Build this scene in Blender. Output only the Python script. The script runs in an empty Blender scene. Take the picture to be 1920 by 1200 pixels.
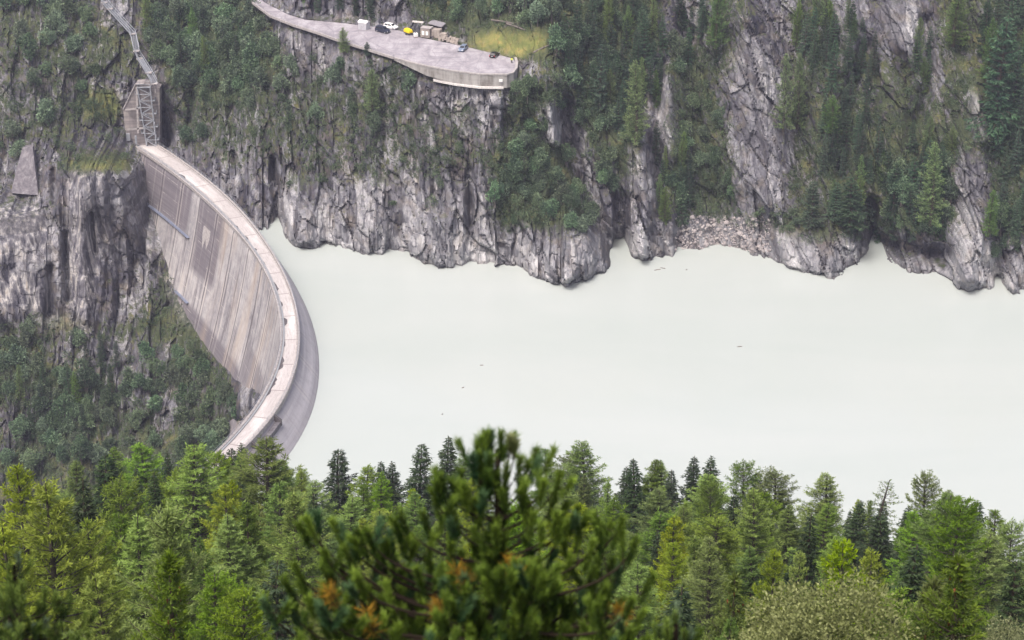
import bpy, math, random
import numpy as np
from mathutils import Vector, Matrix

# ------------------------------------------------------------------ camera, light, exposure
SC = bpy.context.scene
COL = SC.collection
CAM_Z, FPX, PITCH = 239.0, 3900.0, math.radians(25.0)
cam_d = bpy.data.cameras.new("camera")
cam = bpy.data.objects.new("camera", cam_d)
COL.objects.link(cam)
cam.location = (0, 0, CAM_Z)
cam.rotation_euler = (math.radians(90) - PITCH, 0, 0)
cam_d.sensor_width = 36.0
cam_d.lens = 36.0 * FPX / 1920.0
cam_d.clip_start = 0.5
cam_d.clip_end = 5000
cam_d.dof.use_dof = True
cam_d.dof.focus_distance = 420.0
cam_d.dof.aperture_fstop = 2.2
SC.camera = cam

world = bpy.data.worlds.new("World")
SC.world = world
world.use_nodes = True
wn = world.node_tree
SUN_EL, SUN_AZ = math.radians(60), math.radians(212)      # azimuth measured from +Y towards +X
bgn = wn.nodes["Background"]
sky = wn.nodes.new("ShaderNodeTexSky")
sky.sky_type = 'NISHITA'
sky.sun_disc = False
sky.sun_elevation = SUN_EL
sky.sun_rotation = SUN_AZ
sky.air_density = 0.7
sky.dust_density = 8.0
sky.ozone_density = 0.6
wn.links.new(sky.outputs[0], bgn.inputs[0])
bgn.inputs[1].default_value = 0.125

sun_d = bpy.data.lights.new("sun", 'SUN')
sun_d.energy = 1.5
# (overcast: a broad, weak sun)
sun_d.angle = math.radians(16)
sun_d.color = (1.0, 0.97, 0.94)
sun = bpy.data.objects.new("sun", sun_d)
COL.objects.link(sun)
_d = Vector((math.sin(SUN_AZ) * math.cos(SUN_EL), math.cos(SUN_AZ) * math.cos(SUN_EL), math.sin(SUN_EL)))
sun.rotation_euler = _d.to_track_quat('Z', 'Y').to_euler()
sun.location = (0, 0, 400)

SC.view_settings.view_transform = 'Standard'
SC.view_settings.look = 'None'
SC.view_settings.gamma = 1.0
SC.view_settings.exposure = 0.88
SC.render.engine = 'CYCLES'
SC.cycles.use_denoising = True
SC.cycles.denoiser = 'OPENIMAGEDENOISE'
SC.cycles.denoising_input_passes = 'RGB_ALBEDO_NORMAL'
SC.cycles.denoising_prefilter = 'ACCURATE'
SC.cycles.max_bounces = 6
SC.cycles.diffuse_bounces = 3
SC.cycles.glossy_bounces = 2
SC.cycles.transmission_bounces = 3
SC.cycles.volume_bounces = 0
SC.cycles.caustics_reflective = False
SC.cycles.caustics_refractive = False

rng = np.random.default_rng(11)
random.seed(11)

# ------------------------------------------------------------------ view rays (the survey of the place: pixel of the 1920x1200 photo + one known coordinate -> point)
CP, SP = math.cos(PITCH), math.sin(PITCH)
def ray(u, v):
    a = (np.asarray(u, float) - 960) / FPX
    b = (np.asarray(v, float) - 600) / FPX
    return np.stack([a + 0 * b, CP - b * SP + 0 * a, -SP - b * CP + 0 * a], -1)
def at_z(u, v, z):
    r = ray(u, v)
    return np.array([0, 0, CAM_Z]) + r * ((z - CAM_Z) / r[..., 2])[..., None]
def at_y(u, v, y):
    r = ray(u, v)
    return np.array([0, 0, CAM_Z]) + r * (np.asarray(y, float) / r[..., 1])[..., None]
def at_d(u, v, d):
    r = ray(u, v)
    return np.array([0, 0, CAM_Z]) + r * (d / np.linalg.norm(r, axis=-1))[..., None]
def project(P):
    P = np.asarray(P, float)
    q = P - np.array([0, 0, CAM_Z])
    dep = q[..., 1] * CP - q[..., 2] * SP
    dn = -q[..., 1] * SP - q[..., 2] * CP
    return 960 + FPX * q[..., 0] / dep, 600 + FPX * dn / dep

# ------------------------------------------------------------------ numpy noise
_perm = np.random.default_rng(3).permutation(256)
_perm = np.concatenate([_perm, _perm, _perm])
_gr = np.random.default_rng(4).normal(size=(256, 2))
_gr /= np.linalg.norm(_gr, axis=1)[:, None]
def perlin(x, y, seed=0):
    x = np.asarray(x, float) + seed * 17.31
    y = np.asarray(y, float) + seed * 7.77
    xi = np.floor(x).astype(int); yi = np.floor(y).astype(int)
    xf = x - xi; yf = y - yi
    s = xf * xf * xf * (xf * (xf * 6 - 15) + 10)
    t = yf * yf * yf * (yf * (yf * 6 - 15) + 10)
    def g(ix, iy, dx, dy):
        k = _perm[(_perm[ix & 255] + iy) & 255]
        return _gr[k, 0] * dx + _gr[k, 1] * dy
    a = g(xi, yi, xf, yf); b = g(xi + 1, yi, xf - 1, yf)
    c = g(xi, yi + 1, xf, yf - 1); d = g(xi + 1, yi + 1, xf - 1, yf - 1)
    return (a + s * (b - a)) * (1 - t) + (c + s * (d - c)) * t * 1.0
def fbm(x, y, seed=0, octv=3):
    o, a, f = 0, 1.0, 1.0
    for k in range(octv):
        o = o + a * perlin(x * f, y * f, seed + k); a *= 0.5; f *= 2.03
    return o
def ridged(x, y, seed=0):
    return 1 - np.abs(perlin(x, y, seed)) * 2.2
def cells(x, y, seed=0):
    """random height per cell of a jittered grid (blocky rock) and distance to the cell centre"""
    xi = np.floor(x).astype(int); yi = np.floor(y).astype(int)
    best = np.full(np.shape(x), 9.0); val = np.zeros(np.shape(x)); second = np.full(np.shape(x), 9.0)
    for dx in (-1, 0, 1):
        for dy in (-1, 0, 1):
            cx = xi + dx; cy = yi + dy
            k = _perm[(_perm[(cx + seed * 31) & 255] + cy) & 255]
            k2 = _perm[k + 91]; k3 = _perm[k + 177]
            px = cx + 0.15 + 0.7 * k / 255.; py = cy + 0.15 + 0.7 * k2 / 255.
            dd = np.hypot(px - x, py - y)
            m = dd < best
            second = np.where(m, best, np.minimum(second, dd))
            val = np.where(m, k3 / 255., val)
            best = np.where(m, dd, best)
    return val, second - best
def facets(x, y, seed=0, tilt=1.0):
    """broken rock: every cell of a jittered grid is a tilted plane; returns relief, edge distance, cell number"""
    xi = np.floor(x).astype(int); yi = np.floor(y).astype(int)
    best = np.full(np.shape(x), 9.0); second = best.copy(); rel = np.zeros(np.shape(x)); val = np.zeros(np.shape(x))
    for dx in (-1, 0, 1):
        for dy in (-1, 0, 1):
            cx = xi + dx; cy = yi + dy
            k = _perm[(_perm[(cx + seed * 31) & 255] + cy) & 255]
            k2 = _perm[k + 91]; k3 = _perm[k + 177]; k4 = _perm[k2 + 33]; k5 = _perm[k3 + 71]
            ex = x - (cx + 0.08 + 0.84 * k / 255.); ey = y - (cy + 0.08 + 0.84 * k2 / 255.)
            dd = np.hypot(ex, ey); m = dd < best
            second = np.where(m, best, np.minimum(second, dd))
            rel = np.where(m, (k3 / 255. - 0.5) + tilt * ((k4 / 255. - 0.5) * ex + (k5 / 255. - 0.4) * ey), rel)
            val = np.where(m, k5 / 255., val); best = np.where(m, dd, best)
    return rel, second - best, val
def inside(poly, u, v):
    poly = np.asarray(poly, float)
    r = np.zeros(np.shape(u), bool)
    j = len(poly) - 1
    for i in range(len(poly)):
        xi, yi = poly[i]; xj, yj = poly[j]
        if yi != yj:
            c = ((yi > v) != (yj > v)) & (u < (xj - xi) * (v - yi) / (yj - yi) + xi)
            r ^= c
        j = i
    return r
def seg_dist(poly, u, v):
    d = np.full(np.shape(u), 1e9)
    poly = np.asarray(poly, float)
    for (x0, y0), (x1, y1) in zip(poly[:-1], poly[1:]):
        L = max((x1 - x0) ** 2 + (y1 - y0) ** 2, 1e-6)
        t = np.clip(((u - x0) * (x1 - x0) + (v - y0) * (y1 - y0)) / L, 0, 1)
        d = np.minimum(d, np.hypot(u - x0 - t * (x1 - x0), v - y0 - t * (y1 - y0)))
    return d
def blur(a, n):
    for ax in (0, 1):
        for _ in range(2):
            p = np.pad(a, [(n, n) if k == ax else (0, 0) for k in (0, 1)], mode='edge')
            c = np.cumsum(p, axis=ax)
            z = np.zeros_like(np.take(c, [0], axis=ax))
            c = np.concatenate([z, c], axis=ax)
            w = 2 * n + 1
            a = (np.take(c, range(w, c.shape[ax]), axis=ax) - np.take(c, range(0, c.shape[ax] - w), axis=ax)) / w
    return a
def sstep(a, b, x):
    t = np.clip((x - a) / (b - a), 0, 1)
    return t * t * (3 - 2 * t)

# ------------------------------------------------------------------ objects and tags
def tag(o, label=None, cat=None, group=None, kind=None):
    if label: o['label'] = label
    if cat: o['category'] = cat
    if group: o['group'] = group
    if kind: o['kind'] = kind
    return o
def link(o, parent=None):
    COL.objects.link(o)
    if parent is not None: o.parent = parent
    return o
def empty(name, loc=(0, 0, 0), rz=0.0):
    o = bpy.data.objects.new(name, None)
    o.location = loc
    o.rotation_euler = (0, 0, rz)
    o.empty_display_size = 0.5
    return link(o)
def new_mesh(name, V, F, mats, fm=None, smooth=False, attrs=None, uv=None):
    """V (n,3); F (m,k) int array or a list of tuples"""
    me = bpy.data.meshes.new(name)
    V = np.asarray(V, np.float32)
    if isinstance(F, np.ndarray):
        m, k = F.shape
        me.vertices.add(len(V)); me.vertices.foreach_set("co", V.ravel())
        me.loops.add(m * k); me.loops.foreach_set("vertex_index", F.astype(np.int32).ravel())
        me.polygons.add(m)
        me.polygons.foreach_set("loop_start", np.arange(0, m * k, k, dtype=np.int32))
        me.polygons.foreach_set("loop_total", np.full(m, k, np.int32))
        me.update(calc_edges=True)
    else:
        me.from_pydata([tuple(map(float, p)) for p in V], [], F)
        me.update()
    for mt in (mats if isinstance(mats, (list, tuple)) else [mats]):
        me.materials.append(mt)
    if fm is not None: me.polygons.foreach_set("material_index", np.asarray(fm, np.int32))
    me.polygons.foreach_set("use_smooth", np.full(len(me.polygons), bool(smooth)))
    for nm, (dom, arr) in (attrs or {}).items():
        a = me.attributes.new(nm, 'FLOAT', dom)
        a.data.foreach_set("value", np.asarray(arr, np.float32).ravel())
    if uv is not None:
        ul = me.uv_layers.new(name="uv")
        idx = np.empty(len(me.loops), np.int32); me.loops.foreach_get("vertex_index", idx)
        ul.data.foreach_set("uv", np.asarray(uv, np.float32)[idx].ravel())
    return me
def obj(name, me, parent=None, loc=None):
    o = bpy.data.objects.new(name, me)
    link(o, parent)
    if loc is not None: o.location = loc
    return o

class MB:
    """collects boxes, bars, prisms and tubes into one mesh"""
    def __init__(s): s.v, s.f, s.m = [], [], []
    def add(s, V, F, mat=0):
        b = len(s.v)
        s.v += [tuple(map(float, p)) for p in V]
        s.f += [tuple(int(i) + b for i in f) for f in F]
        s.m += [mat] * len(F)
        return s
    def box(s, c, size, mat=0, rz=0.0, taper=1.0):
        x, y, z = (k / 2 for k in size)
        P = []
        for dz, k in ((-z, 1.0), (z, taper)):
            for dx, dy in ((-x, -y), (x, -y), (x, y), (-x, y)):
                ax, ay = dx * k, dy * k
                P.append((c[0] + ax * math.cos(rz) - ay * math.sin(rz), c[1] + ax * math.sin(rz) + ay * math.cos(rz), c[2] + dz))
        return s.add(P, [(3, 2, 1, 0), (4, 5, 6, 7), (0, 1, 5, 4), (1, 2, 6, 5), (2, 3, 7, 6), (3, 0, 4, 7)], mat)
    def bar(s, a, b, w, h=None, mat=0, up=(0, 0, 1)):
        a, b = Vector(a), Vector(b); h = h or w
        d = (b - a).normalized(); upv = Vector(up)
        if abs(d.dot(upv)) > 0.98: upv = Vector((0, 1, 0))
        sx = d.cross(upv).normalized() * (w / 2); sy = sx.cross(d).normalized() * (h / 2)
        P = [a - sx - sy, a + sx - sy, a + sx + sy, a - sx + sy, b - sx - sy, b + sx - sy, b + sx + sy, b - sx + sy]
        return s.add(P, [(0, 1, 2, 3)[::-1], (4, 5, 6, 7), (0, 1, 5, 4), (1, 2, 6, 5), (2, 3, 7, 6), (3, 0, 4, 7)], mat)
    def prism(s, bottom, top, mat=0):
        n = len(bottom)
        F = [tuple(range(n))[::-1], tuple(range(n, 2 * n))] + [(i, (i + 1) % n, n + (i + 1) % n, n + i) for i in range(n)]
        return s.add(list(bottom) + list(top), F, mat)
    def tube(s, pts, rad, n=6, mat=0):
        V, F = tube(pts, rad, n)
        return s.add(V, F, mat)
    def build(s, name, mats, parent=None, smooth=False, bevel=0, loc=None):
        me = new_mesh(name, np.array(s.v), s.f, mats, fm=s.m, smooth=smooth)
        o = obj(name, me, parent, loc)
        if bevel:
            md = o.modifiers.new("bevel", 'BEVEL'); md.width = bevel; md.segments = 2; md.limit_method = 'ANGLE'
        return o
def tube(pts, rad, n=6):
    P = np.asarray(pts, float); k = len(P)
    rad = np.broadcast_to(np.asarray(rad, float), (k,))
    T = np.gradient(P, axis=0); T /= np.linalg.norm(T, axis=1)[:, None] + 1e-9
    ref = np.where(np.abs(T[:, 2:3]) > 0.9, np.array([[1., 0, 0]]), np.array([[0, 0, 1.]]))
    A = np.cross(T, ref); A /= np.linalg.norm(A, axis=1)[:, None] + 1e-9
    B = np.cross(T, A)
    an = np.arange(n) * 2 * math.pi / n
    V = (P[:, None] + rad[:, None, None] * (np.cos(an)[None, :, None] * A[:, None] + np.sin(an)[None, :, None] * B[:, None])).reshape(-1, 3)
    F = [(i * n + j, i * n + (j + 1) % n, (i + 1) * n + (j + 1) % n, (i + 1) * n + j) for i in range(k - 1) for j in range(n)]
    return V, np.array(F, int)

# ------------------------------------------------------------------ materials
class NT:
    def __init__(s, name):
        s.mat = bpy.data.materials.new(name); s.mat.use_nodes = True
        s.t = s.mat.node_tree; s.b = s.t.nodes["Principled BSDF"]; s.out = s.t.nodes["Material Output"]
        s.b.inputs["Specular IOR Level"].default_value = 0.25
    def n(s, typ, **kw):
        nd = s.t.nodes.new(typ)
        for k, v in kw.items():
            if k in nd.inputs: nd.inputs[k].default_value = v
            else: setattr(nd, k, v)
        return nd
    def l(s, a, b): s.t.links.new(a, b)
    def coords(s, scale=(1, 1, 1), rot=(0, 0, 0), kind="Object", src=None):
        m = s.n("ShaderNodeMapping"); m.inputs["Scale"].default_value = scale; m.inputs["Rotation"].default_value = rot
        if src is None: src = s.n("ShaderNodeTexCoord").outputs[kind]
        s.l(src, m.inputs[0]); return m.outputs[0]
    def noise(s, vec, scale, detail=4, rough=0.55, dist=0.0):
        nd = s.n("ShaderNodeTexNoise"); s.l(vec, nd.inputs["Vector"])
        nd.inputs["Scale"].default_value = scale; nd.inputs["Detail"].default_value = detail
        nd.inputs["Roughness"].default_value = rough; nd.inputs["Distortion"].default_value = dist
        return nd.outputs["Fac"]
    def ramp(s, fac, stops):
        nd = s.n("ShaderNodeValToRGB"); e = nd.color_ramp.elements
        while len(e) < len(stops): e.new(0.5)
        for k, (p, c) in enumerate(stops):
            e[k].position = p; e[k].color = (*c, 1) if isinstance(c, tuple) else (c, c, c, 1)
        s.l(fac, nd.inputs[0]); return nd.outputs[0]
    def mix(s, fac, a, b, mode='MIX'):
        nd = s.n("ShaderNodeMix", data_type='RGBA', blend_type=mode)
        for k, x in ((0, fac), (6, a), (7, b)):
            if isinstance(x, (tuple, float, int)):
                nd.inputs[k].default_value = (*x, 1) if isinstance(x, tuple) else x
            else: s.l(x, nd.inputs[k])
        return nd.outputs[2]
    def math(s, op, a, b=0.0, clamp=False):
        nd = s.n("ShaderNodeMath", operation=op); nd.use_clamp = clamp
        for k, x in ((0, a), (1, b)):
            if isinstance(x, (float, int)): nd.inputs[k].default_value = x
            else: s.l(x, nd.inputs[k])
        return nd.outputs[0]
    def attr(s, name):
        return s.n("ShaderNodeAttribute", attribute_name=name).outputs["Fac"]
    def bump(s, h, strength=0.5, dist=0.3):
        nd = s.n("ShaderNodeBump"); nd.inputs["Strength"].default_value = strength; nd.inputs["Distance"].default_value = dist
        s.l(h, nd.inputs["Height"]); s.l(nd.outputs[0], s.b.inputs["Normal"])
    def col(s, c):
        if isinstance(c, tuple): s.b.inputs["Base Color"].default_value = (*c, 1)
        else: s.l(c, s.b.inputs["Base Color"])
        return s
    def rough(s, r): s.b.inputs["Roughness"].default_value = r; return s

def simple(name, c, rough=0.7, metal=0.0, var=0.25, scale=3.0):
    m = NT(name); m.rough(rough); m.b.inputs["Metallic"].default_value = metal
    f = m.noise(m.coords(), scale, 5)
    m.col(m.mix(m.ramp(f, [(0.35, 0.0), (0.7, 1.0)]), tuple(k * (1 - var) for k in c), tuple(min(1, k * (1 + var)) for k in c)))
    return m.mat
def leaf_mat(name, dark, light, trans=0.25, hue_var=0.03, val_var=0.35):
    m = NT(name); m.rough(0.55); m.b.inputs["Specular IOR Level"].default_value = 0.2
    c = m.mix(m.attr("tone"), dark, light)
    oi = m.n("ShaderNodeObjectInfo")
    hs = m.n("ShaderNodeHueSaturation")
    r = oi.outputs["Random"]
    m.l(m.math('ADD', m.math('MULTIPLY', r, 2 * hue_var), 0.5 - hue_var), hs.inputs["Hue"])
    r2 = m.math('FRACT', m.math('MULTIPLY', r, 7.31))
    m.l(m.math('ADD', m.math('MULTIPLY', r2, 2 * val_var), 1 - val_var), hs.inputs["Value"])
    r3 = m.math('FRACT', m.math('MULTIPLY', r, 13.7))
    m.l(m.math('ADD', m.math('MULTIPLY', r3, 0.35), 0.8), hs.inputs["Saturation"])
    m.l(c, hs.inputs["Color"])
    m.col(hs.outputs[0])
    tr = m.n("ShaderNodeBsdfTranslucent"); m.l(hs.outputs[0], tr.inputs[0])
    mx = m.n("ShaderNodeMixShader"); mx.inputs[0].default_value = trans
    m.l(m.b.outputs[0], mx.inputs[1]); m.l(tr.outputs[0], mx.inputs[2]); m.l(mx.outputs[0], m.out.inputs[0])
    return m.mat

M = {}
def build_materials():
    # --- cliff rock with moss, grass and a bleached band by the water
    m = NT("cliff_rock"); m.rough(0.85)
    P = m.coords()
    streak0 = m.noise(m.coords((0.8, 0.8, 0.16), (0, math.radians(6), 0)), 1.0, 7, 0.7, 0.2)
    streak = m.math('ADD', m.math('MULTIPLY', streak0, 0.55), m.math('MULTIPLY', m.attr('rtone'), 0.45))
    patch = m.noise(P, 0.11, 5, 0.6, 0.8)
    fine = m.noise(m.coords((1.6, 1.6, 0.5)), 1.0, 6, 0.7)
    c = m.ramp(streak, [(0.35, (0.024, 0.024, 0.036)), (0.45, (0.080, 0.080, 0.100)), (0.54, (0.172, 0.172, 0.194)), (0.65, (0.36, 0.358, 0.378))])
    c = m.mix(m.ramp(patch, [(0.42, 0.0), (0.62, 0.75)]), c, m.mix(0.5, c, (0.070, 0.060, 0.078)))
    c = m.mix(m.ramp(fine, [(0.36, 0.55), (0.50, 0.0)]), c, (0.050, 0.045, 0.056))
    mot = m.noise(P, 0.42, 6, 0.7, 0.4)
    c = m.mix(m.ramp(mot, [(0.52, 0.0), (0.62, 0.6)]), c, (0.085, 0.080, 0.058))
    pale = m.ramp(streak, [(0.33, (0.085, 0.082, 0.093)), (0.44, (0.175, 0.174, 0.192)), (0.54, (0.290, 0.286, 0.302)), (0.66, (0.46, 0.454, 0.464))])
    c = m.mix(m.attr("pale"), c, pale)
    tan = m.ramp(m.noise(P, 0.23, 4), [(0.5, 0.0), (0.7, 0.5)])
    c = m.mix(tan, c, m.mix(0.6, c, (0.24, 0.19, 0.13)))
    # concrete-lined rock
    vs = m.noise(m.coords((0.55, 0.55, 0.035)), 1.0, 6, 0.66)
    conc = m.ramp(vs, [(0.41, (0.045, 0.043, 0.058)), (0.48, (0.13, 0.125, 0.142)), (0.55, (0.27, 0.26, 0.268)), (0.61, (0.52, 0.495, 0.48)), (0.72, (0.42, 0.34, 0.27))])
    pass
    # moss and grass
    g1 = m.noise(P, 0.45, 5, 0.65)
    gcol = m.ramp(m.noise(P, 0.16, 4), [(0.35, (0.034, 0.046, 0.022)), (0.55, (0.066, 0.080, 0.036)), (0.74, (0.14, 0.130, 0.050))])
    gcol = m.mix(m.ramp(m.noise(P, 1.4, 5, 0.7), [(0.4, 0.7), (0.58, 0.0)]), gcol, (0.024, 0.030, 0.016))
    nz = m.n("ShaderNodeSeparateXYZ"); m.l(m.n("ShaderNodeNewGeometry").outputs["True Normal"], nz.inputs[0])
    up = m.math('MULTIPLY', m.math('SUBTRACT', nz.outputs[2], 0.45), 1.1, True)
    vf = m.math('ADD', m.math('MULTIPLY', m.attr("veg"), 1.25), m.math('ADD', up, m.math('MULTIPLY', m.math('SUBTRACT', g1, 0.5), 2.4)))
    vf = m.math('MULTIPLY', m.math('SUBTRACT', vf, 0.42), 3.0, True)
    vf = m.math('MULTIPLY', vf, m.math('SUBTRACT', 1.0, m.math('MULTIPLY', m.attr("pale"), 0.9)))
    c = m.mix(vf, c, gcol)
    meadow = m.ramp(m.noise(P, 0.35, 5, 0.7), [(0.3, (0.10, 0.13, 0.035)), (0.5, (0.16, 0.17, 0.05)), (0.68, (0.26, 0.21, 0.075))])
    c = m.mix(m.attr("meadow"), c, meadow)
    c = m.mix(m.math('MULTIPLY', m.attr('conc'), m.math('SUBTRACT', 1.0, m.math('MULTIPLY', vf, 0.35))), c, conc)
    hz = m.n("ShaderNodeSeparateXYZ"); m.l(m.n("ShaderNodeTexCoord").outputs["Object"], hz.inputs[0])
    wet_shade = m.math('MULTIPLY', m.math('SUBTRACT', m.math('ADD', 0.45, m.math('MULTIPLY', fine, 0.9)), hz.outputs[2]), 2.2, True)  # wet line at the shore, with the contact shadow painted into the same band
    c = m.mix(m.math('MULTIPLY', wet_shade, m.math('GREATER_THAN', hz.outputs[2], -3.0)), c, m.mix(0.45, c, (0.055, 0.052, 0.055)))
    m.col(c)
    h = m.math('ADD', m.math('MULTIPLY', streak0, 1.0), m.math('MULTIPLY', fine, 0.8))
    m.bump(m.math('MULTIPLY', h, m.math('SUBTRACT', 1.0, m.math('MULTIPLY', vf, 0.8))), 0.7, 0.5)
    M['rock'] = m.mat
    # --- boulders
    m = NT("boulder_rock"); m.rough(0.85)
    f = m.noise(m.coords((1, 1, 1)), 0.9, 6, 0.7)
    m.col(m.ramp(f, [(0.3, (0.13, 0.115, 0.12)), (0.5, (0.33, 0.30, 0.30)), (0.7, (0.50, 0.46, 0.44))])); m.bump(f, 0.6, 0.3)
    M['boulder'] = m.mat
    # --- milky glacial water
    m = NT("milky_water"); m.b.inputs["Roughness"].default_value = 0.10
    m.b.inputs["Specular IOR Level"].default_value = 0.5; m.b.inputs["IOR"].default_value = 1.33
    w = m.ramp(m.noise(m.coords((0.008, 0.026, 1), (0, 0, 0.25)), 1.0, 6, 0.6, 0.8), [(0.35, 0.0), (0.65, 1.0)])
    m.col(m.mix(w, (0.378, 0.416, 0.400), (0.402, 0.434, 0.420)))
    h = m.noise(m.coords((0.6, 1.2, 1)), 1.0, 5, 0.6)
    m.bump(h, 0.06, 0.25)
    M['water'] = m.mat
    # --- dam concrete: uv = (metres along the arc, height)
    m = NT("dam_concrete"); m.rough(0.88)
    UV = m.n("ShaderNodeUVMap", uv_map="uv").outputs[0]
    sep = m.n("ShaderNodeSeparateXYZ"); m.l(UV, sep.inputs[0])
    su, sv = sep.outputs[0], sep.outputs[1]
    st = m.noise(m.coords((0.70, 0.028, 1), src=UV), 1.0, 7, 0.72, 0.25)
    st2 = m.noise(m.coords((0.30, 0.014, 1), src=UV), 1.0, 4, 0.6)
    pt = m.noise(m.coords((0.07, 0.075, 1), src=UV), 1.0, 4, 0.6)
    msk = m.noise(m.coords((0.10, 0.050, 1), src=UV), 1.0, 3, 0.5)
    lift = m.noise(m.coords((0.03, 1.9, 1), src=UV), 1.0, 4, 0.65)
    blot = m.noise(m.coords((0.5, 0.4, 1), src=UV), 1.0, 6, 0.7)
    wth = m.attr("weather")
    # sound concrete: pale to mid grey in blotches; weathered blocks: dark violet grey with fine board lines
    c = m.ramp(m.math('ADD', m.math('MULTIPLY', pt, 0.5), m.math('MULTIPLY', blot, 0.5)), [(0.36, (0.205, 0.197, 0.210)), (0.5, (0.345, 0.330, 0.338)), (0.64, (0.48, 0.460, 0.458))])
    dk = m.mix(m.ramp(lift, [(0.38, 0.0), (0.62, 1.0)]), (0.118, 0.107, 0.125), (0.172, 0.156, 0.172))
    bl = m.ramp(m.math('ADD', m.math('MULTIPLY', m.math('ADD', pt, m.math('MULTIPLY', st, 0.7)), 0.42), m.math('MULTIPLY', wth, 0.62)), [(0.52, 0.0), (0.84, 0.95)])
    c = m.mix(bl, c, dk)
    smask = m.math('MULTIPLY', m.ramp(msk, [(0.36, 0.15), (0.50, 1.0)]), m.math('SUBTRACT', 1.0, m.math('MULTIPLY', bl, 0.55)))
    air = m.math('SUBTRACT', 1.0, m.attr("lake"))
    smask = m.math('MULTIPLY', smask, air)
    c = m.mix(m.math('MULTIPLY', smask, m.ramp(st, [(0.38, 0.85), (0.49, 0.0)])), c, (0.120, 0.108, 0.122))
    c = m.mix(m.math('MULTIPLY', smask, m.ramp(st, [(0.58, 0.0), (0.66, 0.8)])), c, (0.55, 0.51, 0.48))
    c = m.mix(m.math('MULTIPLY', m.ramp(st2, [(0.58, 0.0), (0.63, 0.65)]), m.math('MULTIPLY', air, m.math('SUBTRACT', 1.0, m.math('MULTIPLY', bl, 0.8)))), c, (0.52, 0.48, 0.455))
    tn = m.ramp(m.noise(m.coords((0.09, 0.02, 1), src=UV), 1.0, 3), [(0.50, 0.0), (0.66, 0.5)])
    c = m.mix(m.math('MULTIPLY', tn, m.attr("tan")), c, (0.42, 0.33, 0.25))
    lk = m.mix(m.ramp(m.noise(m.coords((0.012, 0.55, 1), src=UV), 1.0, 5, 0.6), [(0.35, 0.0), (0.65, 1.0)]), (0.35, 0.335, 0.365), (0.52, 0.495, 0.525))
    lk = m.mix(m.ramp(blot, [(0.45, 0.0), (0.68, 0.35)]), lk, (0.20, 0.185, 0.20))
    c = m.mix(m.attr("lake"), c, lk)
    # vertical block joints every 14.5 m with dark seep marks, pale lime lines beside them
    jf = m.math('PINGPONG', m.math('ADD', su, m.math('MULTIPLY', m.noise(m.coords((0.1, 0.2, 1), src=UV), 1.0, 2), 0.5)), 7.25)
    jn = m.math('MULTIPLY', m.math('SUBTRACT', 0.42, jf), 4.0, True)
    jl = m.math('MULTIPLY', m.math('SUBTRACT', 0.5, m.math('ABSOLUTE', m.math('SUBTRACT', jf, 0.95))), 3.0, True)
    brk = m.ramp(m.noise(m.coords((0.06, 0.07, 1), src=UV), 1.0, 3), [(0.42, 0.0), (0.55, 1.0)])
    c = m.mix(m.math('MULTIPLY', jl, m.math('MULTIPLY', brk, 0.35)), c, (0.56, 0.51, 0.47))
    jn = m.math('MULTIPLY', jn, m.math('SUBTRACT', 1.0, m.math('MULTIPLY', m.attr('lake'), 0.85)))
    c = m.mix(m.math('MULTIPLY', jn, 0.75), c, (0.07, 0.062, 0.07))
    # lift lines with lime bleeding
    ll = m.math('PINGPONG', sv, 2.6)
    lz = m.math('MULTIPLY', m.math('SUBTRACT', 0.16, ll), 6.0, True)
    lb = m.ramp(m.noise(m.coords((0.25, 0.3, 1), src=UV), 1.0, 3), [(0.5, 0.0), (0.62, 0.6)])
    c = m.mix(m.math('MULTIPLY', lz, lb), c, (0.58, 0.54, 0.50))
    # tide marks above the water on the lake side
    td = m.math('MULTIPLY', m.attr("wet"), m.ramp(m.noise(m.coords((0.01, 1.2, 1), src=UV), 1.0, 3), [(0.4, 0.2), (0.6, 0.75)]))
    c = m.mix(td, c, (0.22, 0.205, 0.22))
    # pale fresh patch
    m.col(c); m.bump(m.math('ADD', st, lift), 0.25, 0.1)
    M['dam'] = m.mat
    m = NT("crest_pavement"); m.rough(0.8)
    UV = m.n("ShaderNodeUVMap", uv_map="uv").outputs[0]
    sep = m.n("ShaderNodeSeparateXYZ"); m.l(UV, sep.inputs[0])
    a = m.noise(m.coords((0.35, 0.8, 1), src=UV), 1.0, 5, 0.65)
    bb = m.noise(m.coords((0.05, 0.1, 1), src=UV), 1.0, 3)
    c = m.ramp(a, [(0.3, (0.33, 0.30, 0.295)), (0.5, (0.45, 0.42, 0.415)), (0.72, (0.53, 0.50, 0.495))])
    c = m.mix(m.ramp(bb, [(0.5, 0.0), (0.66, 0.7)]), c, (0.66, 0.635, 0.62))
    wnz = m.n("ShaderNodeTexWhiteNoise", noise_dimensions='1D'); m.l(m.math('FLOOR', m.math('DIVIDE', m.math('ADD', sep.outputs[0], 7.25), 14.5)), wnz.inputs["W"])
    c = m.mix(m.math('MULTIPLY', wnz.outputs["Value"], 0.55), c, m.mix(0.5, c, (0.30, 0.27, 0.265)))
    dirt = m.noise(m.coords((0.9, 1.6, 1), src=UV), 1.0, 5, 0.7)
    c = m.mix(m.ramp(dirt, [(0.52, 0.0), (0.66, 0.5)]), c, (0.26, 0.235, 0.225))
    edge = m.math('MULTIPLY', m.math('SUBTRACT', m.math('ABSOLUTE', sep.outputs[1]), 4.6), 0.9, True)
    c = m.mix(m.math('MULTIPLY', edge, 0.45), c, (0.25, 0.225, 0.22))
    jf = m.math('PINGPONG', m.math('ADD', sep.outputs[0], 7.25), 7.25)
    c = m.mix(m.math('MULTIPLY', m.math('SUBTRACT', 0.3, jf), 4.0, True), c, (0.22, 0.19, 0.18))
    m.col(c); M['crest'] = m.mat
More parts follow.
